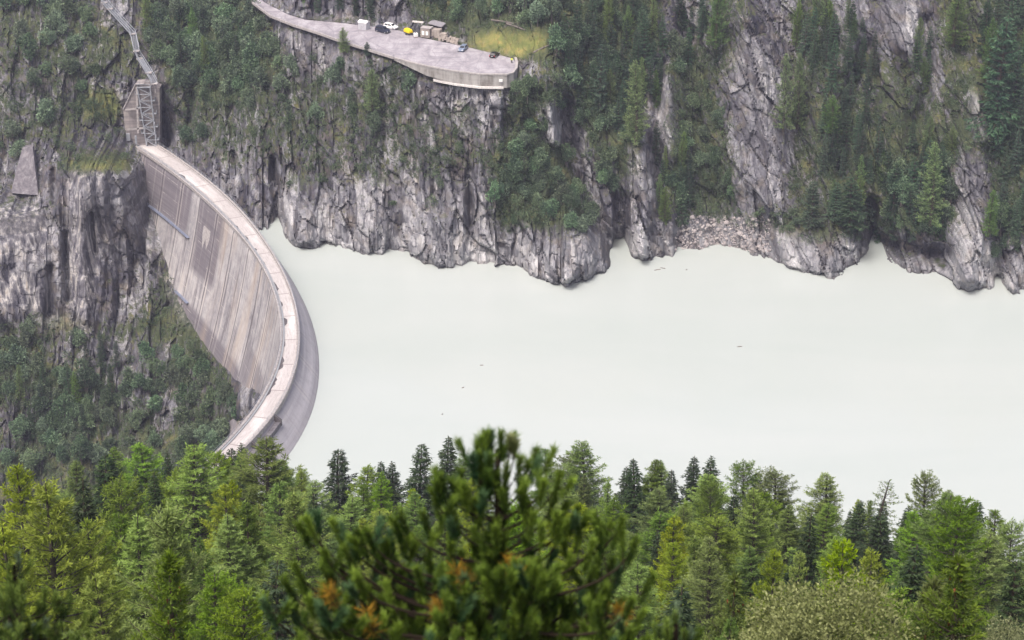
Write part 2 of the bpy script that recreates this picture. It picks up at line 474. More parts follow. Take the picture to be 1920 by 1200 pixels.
    for nm, cc, rg, mt in (("parapet_concrete", (0.36, 0.335, 0.33), 0.85, 0), ("wall_concrete", (0.40, 0.36, 0.33), 0.9, 0), ("dark_seep", (0.10, 0.09, 0.095), 0.9, 0),
                           ("galvanised_steel", (0.36, 0.38, 0.42), 0.45, 0.3), ("blue_steel", (0.24, 0.27, 0.36), 0.5, 0.2), ("pipe_grey", (0.33, 0.34, 0.36), 0.5, 0.2),
                           ("white_stone", (0.58, 0.555, 0.54), 0.8, 0), ("ruin_stone", (0.33, 0.29, 0.26), 0.9, 0), ("white_paint", (0.76, 0.76, 0.75), 0.5, 0), ("pale_panel", (0.52, 0.52, 0.54), 0.5, 0),
                           ("door_grey", (0.42, 0.42, 0.45), 0.5, 0), ("yellow_tarp", (0.80, 0.56, 0.01), 0.5, 0), ("black_rubber", (0.02, 0.02, 0.022), 0.7, 0), ("dark_frame", (0.05, 0.05, 0.06), 0.5, 0),
                           ("slab_roof", (0.22, 0.21, 0.23), 0.8, 0), ("bark", (0.075, 0.058, 0.048), 0.95, 0), ("grey_bark", (0.16, 0.14, 0.13), 0.95, 0), ("pine_bark", (0.024, 0.016, 0.011), 0.95, 0), ("drift_wood", (0.16, 0.13, 0.11), 0.9, 0),
                           ("hi_vis", (0.65, 0.80, 0.04), 0.6, 0), ("trouser_cloth", (0.03, 0.035, 0.05), 0.9, 0), ("skin", (0.48, 0.32, 0.25), 0.6, 0), ("hair", (0.04, 0.03, 0.02), 0.6, 0), ("red_lamp", (0.45, 0.02, 0.03), 0.3, 0), ("wire", (0.3, 0.3, 0.32), 0.5, 0.3)):
        M[nm] = simple(nm, cc, rg, mt, 0.22 if nm.endswith(("concrete", "stone", "bark", "wood", "seep")) else 0.06, 1.5)
    # board-marked wing wall
    m = NT("board_marked_concrete"); m.rough(0.9)
    s1 = m.noise(m.coords((0.5, 0.5, 0.06)), 1.0, 5); s2 = m.noise(m.coords((0.05, 0.05, 1.2)), 1.0, 4)
    c = m.ramp(m.math('ADD', m.math('MULTIPLY', s1, 0.5), m.math('MULTIPLY', s2, 0.5)), [(0.36, (0.15, 0.135, 0.14)), (0.5, (0.25, 0.225, 0.225)), (0.62, (0.40, 0.36, 0.33))])
    m.col(c); M['board'] = m.mat
    m = NT("dark_slab"); m.rough(0.9)
    s1 = m.noise(m.coords((1.1, 1.1, 0.12)), 1.0, 6, 0.7); s2 = m.noise(m.coords((0.3, 0.3, 0.3)), 1.0, 6, 0.7)
    c = m.ramp(m.math('ADD', m.math('MULTIPLY', s1, 0.6), m.math('MULTIPLY', s2, 0.4)), [(0.34, (0.06, 0.056, 0.066)), (0.5, (0.135, 0.126, 0.14)), (0.62, (0.24, 0.225, 0.235))])
    m.col(c); m.bump(s1, 0.5, 0.15); M['slab'] = m.mat
    # wall of the parking terrace
    m = NT("terrace_concrete"); m.rough(0.9)
    s1 = m.noise(m.coords((0.6, 0.6, 0.12)), 1.0, 6, 0.65); s2 = m.noise(m.coords((0.25, 0.25, 0.9)), 1.0, 4)
    c = m.ramp(m.math('ADD', m.math('MULTIPLY', s1, 0.7), m.math('MULTIPLY', s2, 0.3)), [(0.34, (0.14, 0.125, 0.115)), (0.48, (0.285, 0.272, 0.262)), (0.64, (0.39, 0.378, 0.368))])
    m.col(c); m.bump(s1, 0.4, 0.1); M['terrace'] = m.mat
    # worn asphalt of the lot
    m = NT("worn_asphalt"); m.rough(0.85)
    P = m.coords()
    a = m.noise(m.coords((0.3, 0.14, 1), (0, 0, 0.35)), 1.0, 6, 0.7, 0.5); f = m.noise(P, 2.2, 4, 0.7)
    c = m.ramp(a, [(0.30, (0.19, 0.175, 0.195)), (0.48, (0.30, 0.28, 0.305)), (0.64, (0.42, 0.40, 0.425))])
    c = m.mix(m.ramp(f, [(0.3, 0.45), (0.5, 0.0)]), c, (0.19, 0.175, 0.20))
    vo = m.n("ShaderNodeTexVoronoi", feature='DISTANCE_TO_EDGE'); m.l(m.coords((0.12, 0.07, 0.1), (0, 0, 0.3)), vo.inputs["Vector"]); vo.inputs["Scale"].default_value = 1.0
    crack = m.math('MULTIPLY', m.math('SUBTRACT', 0.02, vo.outputs["Distance"]), 30.0, True)
    c = m.mix(m.math('MULTIPLY', crack, 0.6), c, (0.14, 0.125, 0.14))
    tr = m.noise(m.coords((0.05, 0.5, 1), (0, 0, -0.42)), 1.0, 4, 0.6, 0.4)
    c = m.mix(m.ramp(tr, [(0.54, 0.0), (0.64, 0.55)]), c, (0.185, 0.17, 0.19))
    m.col(c); M['asphalt'] = m.mat
    # forest floor
    m = NT("forest_floor"); m.rough(0.95)
    g = m.noise(m.coords(), 0.5, 6, 0.7)
    m.col(m.ramp(g, [(0.3, (0.025, 0.032, 0.012)), (0.55, (0.05, 0.06, 0.02)), (0.75, (0.09, 0.075, 0.035))])); m.bump(g, 0.8, 0.5)
    M['floor'] = m.mat
    # foliage
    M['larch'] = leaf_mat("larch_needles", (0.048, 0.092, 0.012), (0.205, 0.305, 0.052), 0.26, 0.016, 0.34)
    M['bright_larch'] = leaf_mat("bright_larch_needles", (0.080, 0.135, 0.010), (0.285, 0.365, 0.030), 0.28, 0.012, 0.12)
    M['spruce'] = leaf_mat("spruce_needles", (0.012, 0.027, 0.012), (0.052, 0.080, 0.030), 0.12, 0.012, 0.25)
    M['young_spruce'] = leaf_mat("young_spruce_needles", (0.030, 0.062, 0.010), (0.150, 0.205, 0.022), 0.2, 0.010, 0.15)
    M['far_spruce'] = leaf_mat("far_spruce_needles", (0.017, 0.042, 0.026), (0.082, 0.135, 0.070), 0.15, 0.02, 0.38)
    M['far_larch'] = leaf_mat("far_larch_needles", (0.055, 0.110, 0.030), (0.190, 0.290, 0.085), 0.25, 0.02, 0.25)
    M['shrub'] = leaf_mat("shrub_leaves", (0.046, 0.080, 0.048), (0.215, 0.300, 0.172), 0.28, 0.025, 0.36)
    M['scrub'] = leaf_mat("scrub_leaves", (0.038, 0.064, 0.038), (0.165, 0.215, 0.125), 0.25, 0.0, 0.0)
    M['willow'] = leaf_mat("willow_leaves", (0.095, 0.120, 0.036), (0.340, 0.375, 0.165), 0.25, 0.01, 0.12)
    M['pine'] = leaf_mat("stone_pine_needles", (0.020, 0.048, 0.008), (0.185, 0.275, 0.042), 0.12, 0.0, 0.0)
    M['pine_blue'] = leaf_mat("stone_pine_blue_needles", (0.024, 0.058, 0.026), (0.130, 0.205, 0.105), 0.12, 0.0, 0.0)
    M['pine_dead'] = leaf_mat("withered_pine_needles", (0.12, 0.080, 0.015), (0.36, 0.205, 0.030), 0.25, 0.0, 0.0)
    M['pine_tip'] = leaf_mat("pale_pine_needles", (0.16, 0.19, 0.08), (0.33, 0.36, 0.19), 0.25, 0.0, 0.0)
    M['cone'] = simple("spruce_cone", (0.16, 0.062, 0.028), 0.8, 0, 0.3, 4)
    M['dry_bark'] = simple("lichen_bark", (0.062, 0.054, 0.048), 0.95, 0, 0.3, 2)
    # car materials
    for nm, cc in (("paint_navy", (0.020, 0.024, 0.045)), ("paint_white", (0.78, 0.78, 0.78)), ("paint_bluegrey", (0.16, 0.20, 0.28)), ("paint_black", (0.012, 0.012, 0.014))):
        m = NT(nm); m.col(cc).rough(0.28); m.b.inputs["Specular IOR Level"].default_value = 0.5; M[nm] = m.mat
    m = NT("car_glass"); m.col((0.015, 0.018, 0.022)).rough(0.08); m.b.inputs["Specular IOR Level"].default_value = 0.6; M['glass'] = m.mat
    m = NT("silver_trim"); m.col((0.55, 0.56, 0.58)).rough(0.35); m.b.inputs["Metallic"].default_value = 0.6; M['silver'] = m.mat
build_materials()

# ------------------------------------------------------------------ the arch dam (crest line surveyed from the photo, extended to both banks)
ZC = 8.0
_po = np.array([-4.925, 8.833, -23.328, -18.161, -57.220]); _pi = np.array([0.552, 4.376, -30.494, -16.813, -60.969])
def crest_line(n=200):
    y = np.linspace(646, 384, n)
    t = (np.clip(y, 432, 636) - 500) / 100
    xo = np.polyval(_po, t); xi = np.polyval(_pi, t)
    so = np.polyval(np.polyder(_po), t) / 100; si = np.polyval(np.polyder(_pi), t) / 100
    dy = y - np.clip(y, 432, 636)
    e = np.where(dy < 0, -0.0032 * dy ** 2, -0.004 * dy ** 2)
    xo = xo + so * dy + e; xi = xi + si * dy + e
    cx = (xo + xi) / 2
    P = np.stack([cx, y], 1)
    T = np.gradient(P, axis=0); L = np.linalg.norm(T, axis=1); T /= L[:, None]
    N = np.stack([-T[:, 1], T[:, 0]], 1)                      # pointing upstream (to the lake)
    hw = np.clip((xo - xi) / 2 * np.abs(N[:, 0]), 2.1, 3.0)
    hw = np.convolve(np.pad(hw, 12, mode='edge'), np.ones(25) / 25, 'valid')
    arc = np.concatenate([[0], np.cumsum(np.linalg.norm(np.diff(P, axis=0), axis=1))])
    return P, T, N, hw, arc
DP, DT, DN, DHW, DARC = crest_line()
def down_off(z):   # how far the air face stands outside the inner crest edge, downstream
    tau = np.maximum(0, 7.2 - z)
    return 0.25 * np.minimum(tau, 1) + 0.20 * tau + 0.0016 * tau ** 2
def up_off(z):     # the same for the lake face
    tau = np.maximum(0, 7.0 - z)
    return 0.80 * tau - 0.014 * tau ** 2
def dam_pt(i, off, z):
    p = DP[i] + DN[i] * off
    return (p[0], p[1], z)

def build_dam():
    root = empty('arch_dam', (float(DP[100, 0]), float(DP[100, 1]), -60))
    tag(root, 'tall curved concrete arch dam holding back the milky lake', 'dam')
    def part(name, V, F, mats, parent=root, **kw):
        V = np.asarray(V, float) - np.array(root.location) if parent is root else np.asarray(V, float)
        return obj(name, new_mesh(name, V, F, mats, **kw), parent)
    n = len(DP)
    def strip(rows, uvmode='z', attr=None, name='wall', mats=None, flip=False):
        """rows: list of (offset array, z)"""
        k = len(rows)
        V = np.zeros((k, n, 3)); U = np.zeros((k, n, 2))
        for r, (off, z) in enumerate(rows):
            q = DP + DN * np.asarray(off)[:, None]
            V[r, :, :2] = q; V[r, :, 2] = z
            U[r, :, 0] = DARC; U[r, :, 1] = z if uvmode == 'z' else np.asarray(off) * 3
        ii, jj = np.meshgrid(np.arange(k - 1), np.arange(n - 1), indexing='ij')
        a = ii * n + jj
        F = np.stack([a, a + 1, a + n + 1, a + n], -1).reshape(-1, 4)
        if flip: F = F[:, ::-1]
        return V.reshape(-1, 3), F, U.reshape(-1, 2)
    # body: lake face, foot and air face as one closed shell, with attributes for weathering
    zs_up = [7.3, 6.2, 5, 3.5, 2, 1, 0, -3, -8, -20, -45, -70]
    zs_dn = [-70] + [float(k) for k in np.arange(-60, 6.1, 1.5)] + [6.8, 7.3]
    rows = [(-DHW + 0.2, 7.3)] + [(DHW - 0.1 + up_off(z), z) for z in zs_up] + [(-DHW - down_off(z), z) for z in zs_dn] + [(-DHW + 0.2, 7.3)]
    V, F, U = strip(rows)
    z = V[:, 2]; arc = np.tile(DARC, len(rows)); isdn = np.repeat(np.arange(len(rows)) > len(zs_up), n)
    # where the concrete has darkened: blocks near the far bank, a panel under the crest and the lower blocks
    weather = np.zeros(len(V))
    for a0, a1, z0, z1, k in ((0, 66, -7.2, 8, 0.95), (72, 93, -15, 8, 0.8), (66, 73, -12, 4, 0.35), (60, 130, -60, -24, 0.8), (93, 106, -40, -9, 0.35), (20, 66, -40, -7.2, 0.22), (106, 180, -60, 8, 0.12), (130, 180, -60, -14, 0.6)):
        weather = np.maximum(weather, k * sstep(a0 - 2, a0 + 2, arc) * sstep(a1 + 2, a1 - 2, arc) * sstep(z0 - 3, z0 + 3, z) * sstep(z1 + 1.5, z1 - 1.5, z))
    weather = np.where(isdn, weather, 0)
    tanv = np.where(isdn, sstep(70, 105, arc), 0.1)
    wet = np.where(isdn, 0.0, 0.25 + 0.75 * sstep(1.6, 0.2, z))
    part('wall', V, F, M['dam'], uv=U, smooth=True, attrs={'weather': ('POINT', weather), 'tan': ('POINT', tanv), 'wet': ('POINT', wet), 'lake': ('POINT', np.where(isdn, 0.0, 1.0))})
    # roadway slab
    rows = [(-DHW - 0.45, 7.3), (-DHW - 0.45, 8.0), (DHW - 0.35, 8.0), (DHW - 0.35, 7.3)]
    V, F, U = strip(rows, 'off')
    part('crest_road', V, F, M['crest'], uv=U)
    # downstream kerb with service pipe
    rows = [(-DHW - 0.55, 7.4), (-DHW - 0.55, 8.35), (-DHW + 0.05, 8.35), (-DHW + 0.05, 7.9)]
    V, F, U = strip(rows)
    part('downstream_kerb', V, F, M['parapet_concrete'])
    rows = [(-DHW + 0.12, 8.03), (-DHW + 0.12, 8.22), (-DHW + 0.55, 8.22), (-DHW + 0.55, 8.03)]
    V, F, U = strip(rows)
    part('service_duct', V, F, M['pipe_grey'])
    # lake side parapet
    rows = [(DHW - 0.30, 7.2), (DHW - 0.30, 8.55), (DHW + 0.2, 8.55), (DHW + 0.2, 7.2)]
    V, F, U = strip(rows)
    part('lake_parapet', V, F, M['parapet_concrete'])
    rows = [(DHW - 0.75, 8.02), (DHW - 0.75, 8.16), (DHW - 0.42, 8.16), (DHW - 0.42, 8.02)]
    V, F, U = strip(rows)
    part('drain_channel', V, F, M['parapet_concrete'])
    # railings
    for nm, side, zb in (('downstream_railing', -1, 8.35), ('lake_railing', 1, 8.55)):
        mb = MB()
        off = (DHW + 0.3) * side if side < 0 else DHW - 0.05
        pts = [Vector(dam_pt(i, off[i], zb)) - root.location for i in range(n)]
        for hgt in (0.5, 1.0):
            mb.tube([p + Vector((0, 0, hgt)) for p in pts], 0.035, 4)
        for i in range(0, n, 2):
            mb.bar(pts[i] - Vector((0, 0, 0.1)), pts[i] + Vector((0, 0, 1.02)), 0.07)
        mb.build(nm, [M['galvanised_steel']], root)
    # dark gaps between kerb and pavement, drawn as flat seep patches
    for a0, a1, w in ((52, 57, 0.9), (63, 65, 0.5), (100, 104, 0.55), (109, 112, 0.5), (119, 120.5, 0.5), (128, 132, 0.5), (134, 135, 0.4), (144, 149, 0.7), (157, 160, 0.5), (168, 173, 0.7), (183, 185, 0.5), (192, 199, 0.8), (203, 214, 0.6)):
        ii = [i for i in range(n) if a0 - 1 <= DARC[i] <= a1 + 1]
        if len(ii) < 2: continue
        lo = [Vector(dam_pt(i, -DHW[i] + 0.56, 8.012)) - root.location for i in ii]
        hi = [Vector(dam_pt(i, -DHW[i] + 0.6 + w * (0.25 + random.random() * 0.9) * (0 if i in (ii[0], ii[-1]) else 1), 8.012)) - root.location for i in ii]
        mb = MB()
        for k in range(len(ii) - 1):
            mb.add([lo[k], lo[k + 1], hi[k + 1], hi[k]], [(0, 1, 2, 3)])
        mb.build('dark_patch', [M['dark_seep']], root)
    # overflow sill: four bays under the lake side edge near the hidden bank
    bays = [i for i in range(n) if 222 <= DARC[i] <= 292]
    mb = MB()
    for a, b in zip(bays[:-1], bays[1:]):
        V = []
        for i in (a, b):
            for off, zz in ((0.1, 6.5), (1.7, 6.5), (1.7, 5.2), (0.1, 5.2)):
                V.append(Vector(dam_pt(i, DHW[i] + off, zz)) - root.location)
        mb.add(V, [(0, 1, 5, 4)[::-1], (1, 2, 6, 5)[::-1], (2, 3, 7, 6)[::-1]])
    mb.build('overflow_sill', [M['slab']], root)
    for a in (223, 237, 251, 265, 279):
        i = int(np.argmin(abs(DARC - a)))
        t = Vector((DT[i, 0], DT[i, 1], 0)) * 0.35
        p0, p1 = Vector(dam_pt(i, DHW[i] + 0.1, 0)) - root.location, Vector(dam_pt(i, DHW[i] + 1.9, 0)) - root.location
        mb = MB()
        q = [p0 - t, p1 - t, p1 + t, p0 + t]
        mb.prism([k + Vector((0, 0, 5.5)) for k in q], [k + Vector((0, 0, 8.3 if j in (0, 3) else 7.0)) for j, k in enumerate(q)])
        mb.build('sill_pier', [M['dark_seep']], root)
    # inspection gangways on the air face
    for a0, a1, z in ((24, 70, -6.6), (66, 78, -24.0)):
        ii = [i for i in range(n) if a0 <= DARC[i] <= a1]
        mb = MB()
        for a, b in zip(ii[:-1], ii[1:]):
            for w0, zz, w, h in ((0.5, 0, 0.9, 0.08), (1.0, 1.1, 0.07, 0.07), (1.0, 0.6, 0.05, 0.05)):
                pa = Vector(dam_pt(a, -DHW[a] - down_off(z) - w0, z + zz)) - root.location
                pb = Vector(dam_pt(b, -DHW[b] - down_off(z) - w0, z + zz)) - root.location
                mb.bar(pa, pb, w, h)
            pa = Vector(dam_pt(a, -DHW[a] - down_off(z) - 1.1, z)) - root.location
            mb.bar(pa, pa + Vector((0, 0, 1.1)), 0.07)
            mb.bar(pa - Vector((0, 0, 0.05)), Vector(dam_pt(a, -DHW[a] - down_off(z) + 0.3, z - 0.9)) - root.location, 0.08)
        mb.build('inspection_gangway', [M['blue_steel']], root)
    # pale fresh concrete patch below the crest
    i0, i1 = int(np.argmin(abs(DARC - 77))), int(np.argmin(abs(DARC - 83)))
    mb = MB()
    for a in range(i0, i1):
        V = []
        for i in (a, a + 1):
            zt = 0.4
            zb = (-2.4, -6.5, -2.9, -5.8, -2.5, -3.2, -5.5, -2.2)[(i - i0) % 8]
            for zz in (zt, zb):
                V.append(Vector(dam_pt(i, -DHW[i] - down_off(zz) - 0.02, zz)) - root.location)
        mb.add(V, [(0, 1, 3, 2)])
    mb.build('lime_patch', [M['parapet_concrete']], root)
    return root
build_dam()

# table of points on the air face, used to set the rock against it
_ii = np.arange(len(DP)); _zz = np.arange(7, -70, -0.5)
_FX = DP[:, None, :] - DN[:, None, :] * (DHW[:, None] + down_off(_zz)[None, :])[..., None]
_FX = np.concatenate([_FX, np.broadcast_to(_zz[None, :, None], _FX.shape[:2] + (1,))], -1)[:140]
_fu, _fv = project(_FX)
def face_y(u, v):
    k = np.argmin((_fu - u) ** 2 + (_fv - v) ** 2)
    return float(_FX.reshape(-1, 3)[k, 1])

# ------------------------------------------------------------------ the far mountainside (a continuous surface, surveyed along the view rays)
ZL = 52.0                     # level of the parking terrace
LOT_BACK = [(470, -30), (490, 0), (500, 7), (540, 27), (573, 37), (627, 42), (673, 47), (740, 55), (787, 70), (837, 80), (883, 90), (940, 104), (962, 110)]
LOT_FRONT = [(967, 118), (966, 128), (961, 136), (950, 139.5),  (900, 139), (850, 133), (780, 119), (740, 108), (690, 93), (633, 75), (600, 63), (550, 47), (507, 30), (467, 0), (440, -30)]
LOT = LOT_BACK + LOT_FRONT
SHORE = np.array([(480, 400), (500, 425), (515, 429), (530, 432), (545, 450), (560, 455), (590, 458), (625, 455), (650, 462), (690, 474), (730, 470), (765, 474), (790, 487), (830, 486), (870, 492), (900, 499), (935, 492), (960, 492), (985, 505),
    (1005, 522), (1040, 531), (1080, 530), (1105, 516), (1140, 505), (1148, 500), (1152, 470), (1165, 464), (1190, 473), (1215, 478), (1262, 480), (1270, 466), (1310, 466), (1350, 463), (1385, 473), (1425, 475), (1440, 487), (1480, 500),
    (1530, 510), (1560, 512), (1600, 498), (1628, 481), (1640, 472), (1660, 480), (1690, 503), (1720, 515), (1750, 510), (1785, 525), (1810, 530), (1840, 526), (1875, 525), (1885, 530), (1900, 545), (1920, 540), (1990, 545), (2250, 570)], float)
_uu = np.arange(-300, 2400, 5.0)
_sv = np.interp(_uu, SHORE[:, 0], SHORE[:, 1])
_svs = np.convolve(np.pad(_sv, 40, mode='edge'), np.ones(81) / 81, 'valid')
def shore_v(u): return np.interp(u, SHORE[:, 0], SHORE[:, 1])
def smooth_v(u): return np.interp(u, _uu, _svs)

TERRAIN = {}
def build_terrain():
    A = []                     # anchors u, v, Y
    def a(u, v, y): A.append((u, v, float(y)))
    def az(u, v, z): A.append((u, v, float(at_z(u, v, z)[1])))
    # left bank of the picture: the far abutment and the gorge side below the dam
    for p in ((-180, -150, 705), (0, -150, 690), (200, -150, 690), (-180, 0, 660), (0, 0, 656), (120, 0, 656), (200, 0, 660), (330, 0, 668), (420, 0, 662),
              (0, 130, 634), (120, 130, 634), (200, 120, 640), (330, 100, 648), (420, 100, 640), (250, 150, 634), (310, 150, 636),
              (0, 260, 618), (110, 240, 620), (180, 250, 620), (235, 215, 631), (235, 285, 622), (305, 262, 634), (350, 285, 623), (400, 318, 609), (450, 368, 594), (480, 398, 583), (500, 418, 579), (510, 428, 577),
              (45, 275, 615), (45, 365, 600), (120, 312, 600), (200, 312, 597), (245, 320, 606), (0, 380, 590), (60, 400, 588), (150, 420, 589), (220, 420, 592), (255, 400, 602),
              (0, 560, 574), (90, 560, 576), (150, 580, 578), (220, 570, 582), (290, 560, 588), (0, 610, 570), (100, 610, 574), (200, 615, 574), (300, 620, 574),
              (0, 750, 552), (150, 750, 553), (300, 750, 548), (380, 780, 540), (-180, 400, 590), (-180, 600, 568), (-180, 900, 532), (0, 900, 532), (200, 900, 530), (330, 890, 522), (420, 870, 512), (500, 930, 500), (0, 1010, 524), (250, 1010, 518), (480, 1010, 492)): a(*p)
    for u, v in ((262, 290), (268, 340), (280, 400), (300, 450), (320, 510), (345, 578), (375, 635), (400, 665), (425, 692), (455, 732), (472, 775)):
        a(u, v, face_y(u, v) + 0.3)
        a(u + 40, v - 5, face_y(u + 40, v - 5) + 10)
    # gorge side in front of the lake cliffs: kept behind the dam
    for p in ((480, 470, 575), (540, 520, 572), (560, 600, 568), (520, 700, 560), (520, 800, 545)): a(*p)
    # right bank: from the waterline up
    for u in list(range(540, 1041, 50)):
        vb = float(np.interp(u, [p[0] for p in LOT_FRONT[::-1]], [p[1] for p in LOT_FRONT[::-1]]))
        vk = float(np.interp(u, [p[0] for p in LOT_BACK], [p[1] for p in LOT_BACK]))
        y0 = float(at_z(u, smooth_v(u), 0)[1])
        if u <= 960:
            wall = 22 if u > 800 else (22 * (u - 740) / 60 if u > 740 else 0)
            y1 = float(at_z(u, vb, ZL)[1]); vw = vb + max(wall, 4)
            for t in (0, 0.12, 0.35, 0.6, 0.82, 1.0):
                a(u, smooth_v(u) + (vw - smooth_v(u)) * t, y0 + (y1 + 0.6 - y0) * (0.02 + 0.98 * t ** 1.15) if t else y0)
            az(u, vk - 3, ZL - 0.3)
            if u < 760: a(u, vk - 45, float(at_z(u, vk, ZL)[1]) + 5); a(u, vk - 190, float(at_z(u, vk, ZL)[1]) + 30)
            else: a(u, vk - 45, float(at_z(u, vk, ZL)[1]) + 11); a(u, vk - 220, float(at_z(u, vk, ZL)[1]) + 55)
        else:
            for h, s in ((0, 0), (60, 3), (150, 10), (260, 19), (360, 24), (440, 36), (520, 52), (680, 80)): a(u, smooth_v(u) - h, y0 + s)
    for u in range(1090, 2260, 90):
        y0 = float(at_z(u, smooth_v(u), 0)[1])
        for h, s in ((0, 0), (60, 4), (150, 13), (260, 24), (380, 37), (520, 54), (700, 80)): a(u, smooth_v(u) - h, y0 + s)
    A = np.array(A)
    # thin plate spline
    S = 100.0
    X = A[:, :2] / S
    def phi(d2): return 0.5 * d2 * np.log(d2 + 1e-9)
    K = phi(((X[:, None] - X[None]) ** 2).sum(-1)) + np.eye(len(X)) * 0.05
    Pm = np.c_[np.ones(len(X)), X]
    Lm = np.block([[K, Pm], [Pm.T, np.zeros((3, 3))]])
    w = np.linalg.solve(Lm, np.r_[A[:, 2], 0, 0, 0])
    STEP = 2.3
    us = np.arange(-190, 2130, STEP); vs = np.arange(-150, 1000, STEP)
    cu = np.arange(-190, 2140, STEP * 6); cv = np.arange(-150, 1020, STEP * 6)
    CU, CV = np.meshgrid(cu, cv)
    Q = np.stack([CU.ravel(), CV.ravel()], 1) / S
    Yc = np.zeros(len(Q))
    for s in range(0, len(Q), 4000):
        q = Q[s:s + 4000]
        Yc[s:s + 4000] = phi(((q[:, None] - X[None]) ** 2).sum(-1)) @ w[:len(X)] + np.c_[np.ones(len(q)), q] @ w[len(X):]
    Yc = Yc.reshape(CU.shape)
    # bilinear upsample
    def up(G):
        fx = (us - cu[0]) / (STEP * 6); fy = (vs - cv[0]) / (STEP * 6)
        ix = np.clip(fx.astype(int), 0, len(cu) - 2); iy = np.clip(fy.astype(int), 0, len(cv) - 2)
        tx = (fx - ix)[None]; ty = (fy - iy)[:, None]
        g = G[np.ix_(iy, ix)]; gx = G[np.ix_(iy, ix + 1)]; gy = G[np.ix_(iy + 1, ix)]; gxy = G[np.ix_(iy + 1, ix + 1)]
        return (g * (1 - tx) + gx * tx) * (1 - ty) + (gy * (1 - tx) + gxy * tx) * ty
    U, V = np.meshgrid(us, vs)
    Y = up(Yc)
    right = U > 492
    # carve the base to the real waterline (bays and noses), fading upwards
    hpx = shore_v(U) - V
    ys = at_z(U, shore_v(U), 0)[..., 1]; ysm = at_z(U, smooth_v(U), 0)[..., 1]
    fade = 1 - sstep(-20, 190, hpx)
    promo = np.exp(-((U - 1060) / 110) ** 2) * 0
    Y = Y + np.where(right, (ys - ysm) * np.clip(fade + promo, 0, 1), 0)
    below = right & (hpx < 0)
    Y = np.where(below, ys + 0.02 * hpx, Y)
    # gullies (positive: back into the slope) and ribs
    R0 = ray(U, V)
    for poly, wpx, dep in (([(512, 300), (516, 350), (522, 428)], 8, 6), ([(1055, 190), (1075, 300), (1110, 400), (1150, 470)], 20, 11), ([(1240, 120), (1232, 260), (1240, 400)], 11, 5), ([(1632, 380), (1640, 470)], 12, 10),
                           ([(1660, 452), (1700, 470), (1770, 480)], 18, 7), ([(1290, 60), (1300, 200), (1330, 360)], 30, 5), ([(1480, 60), (1500, 240), (1520, 380)], 16, 4), ([(1620, 90), (1590, 180), (1580, 330)], 16, 6),
                           ([(1735, 40), (1742, 160), (1720, 230)], 14, 6), ([(1850, 500), (1868, 520)], 14, 5), ([(880, 320), (885, 420)], 7, 4), ([(720, 240), (715, 330)], 8, 3), ([(430, 200), (440, 300)], 8, 4), ([(360, 180), (352, 260)], 7, 4), ([(306, 170), (312, 265)], 10, 5),
                           ([(100, 320), (104, 380)], 6, 3), ([(170, 400), (178, 470)], 5, 3), ([(95, 500), (92, 590)], 7, 3), ([(122, 440), (128, 560)], 6, 4), ([(1170, 430), (1172, 475)], 6, 3), ([(1215, 440), (1218, 480)], 5, 3),
                           ([(1247, 140), (1252, 220), (1262, 290)], 13, -5), ([(1400, 40), (1415, 180), (1442, 290), (1440, 380)], 30, -8), ([(1818, 270), (1835, 400), (1826, 520)], 30, -8), ([(1690, 20), (1700, 80)], 30, -6), ([(1195, 260), (1210, 380), (1205, 470)], 26, -6),
                           ([(1830, 180), (1848, 260)], 14, -5), ([(1340, 60), (1390, 200), (1395, 340)], 24, -5), ([(1585, 10), (1592, 120)], 22, -4), ([(1034, 195), (1040, 262)], 13, -5), ([(560, 360), (562, 450)], 22, -3), ([(690, 360), (690, 465)], 26, -3), ([(830, 420), (835, 485)], 30, -3),
                           ([(620, 200), (640, 420)], 16, -2), ([(780, 260), (800, 420)], 20, -2), ([(155, 330), (160, 600)], 16, -4), ([(250, 330), (255, 470)], 18, -3), ([(30, 420), (30, 570)], 40, -2)):
        d = seg_dist(poly, U, V)
        Y = Y + dep * np.exp(-(d / wpx) ** 2)
    # rounded headlands at the waterline
    for u0, v0, wu, wv, dep in ((1055, 500, 62, 34, 5.5), (1128, 478, 30, 34, 3.5), (965, 462, 42, 34, 3), (832, 462, 62, 32, 4), (690, 440, 50, 30, 3), (560, 425, 36, 36, 3.5), (1205, 455, 20, 34, 3), (1248, 458, 18, 30, 3), (1505, 482, 72, 28, 4), (1828, 490, 38, 50, 5), (1905, 515, 26, 36, 4), (1715, 492, 30, 16, 3)):
        Y = Y - 0.55 * dep * np.exp(-((U - u0) / wu) ** 4 - ((V - v0 + 12) / (wv * 1.5)) ** 4)
    # keep the terrace level and the meeting with the dam and walls clean
    lot = inside(LOT, U, V)
    calm = np.zeros_like(U)
    calm = np.maximum(calm, np.exp(-(seg_dist(LOT, U, V) / 7) ** 2)); calm[lot] = 1
    calm = np.maximum(calm, np.exp(-(seg_dist([(800, 150), (850, 158), (900, 163), (945, 163)], U, V) / 9) ** 2))
    contact = [(262, 290), (268, 340), (280, 400), (300, 450), (320, 510), (345, 578), (375, 635), (400, 665), (425, 692), (455, 732), (472, 775)]
    calm = np.maximum(calm, 0.85 * np.exp(-(seg_dist(contact, U, V) / 14) ** 2))
    WING = [(230, 205), (253, 158), (300, 162), (302, 270), (262, 276), (238, 265)]
    calm = np.maximum(calm, inside(WING, U, V) * 1.0)
    SLAB = [(38, 275), (62, 275), (72, 365), (20, 365)]
    calm = np.maximum(calm, inside(SLAB, U, V) * 1.0)
    calm = np.clip(blur(calm, 2), 0, 1)
    # cliffs relief in metres, sheared to the dip of the rock
    B = np.array([0, 0, CAM_Z]) + R0 * (Y / R0[..., 1])[..., None]
    x, z = B[..., 0], B[..., 2]
    lean = np.where(x > 35, 0.22, 0.06)
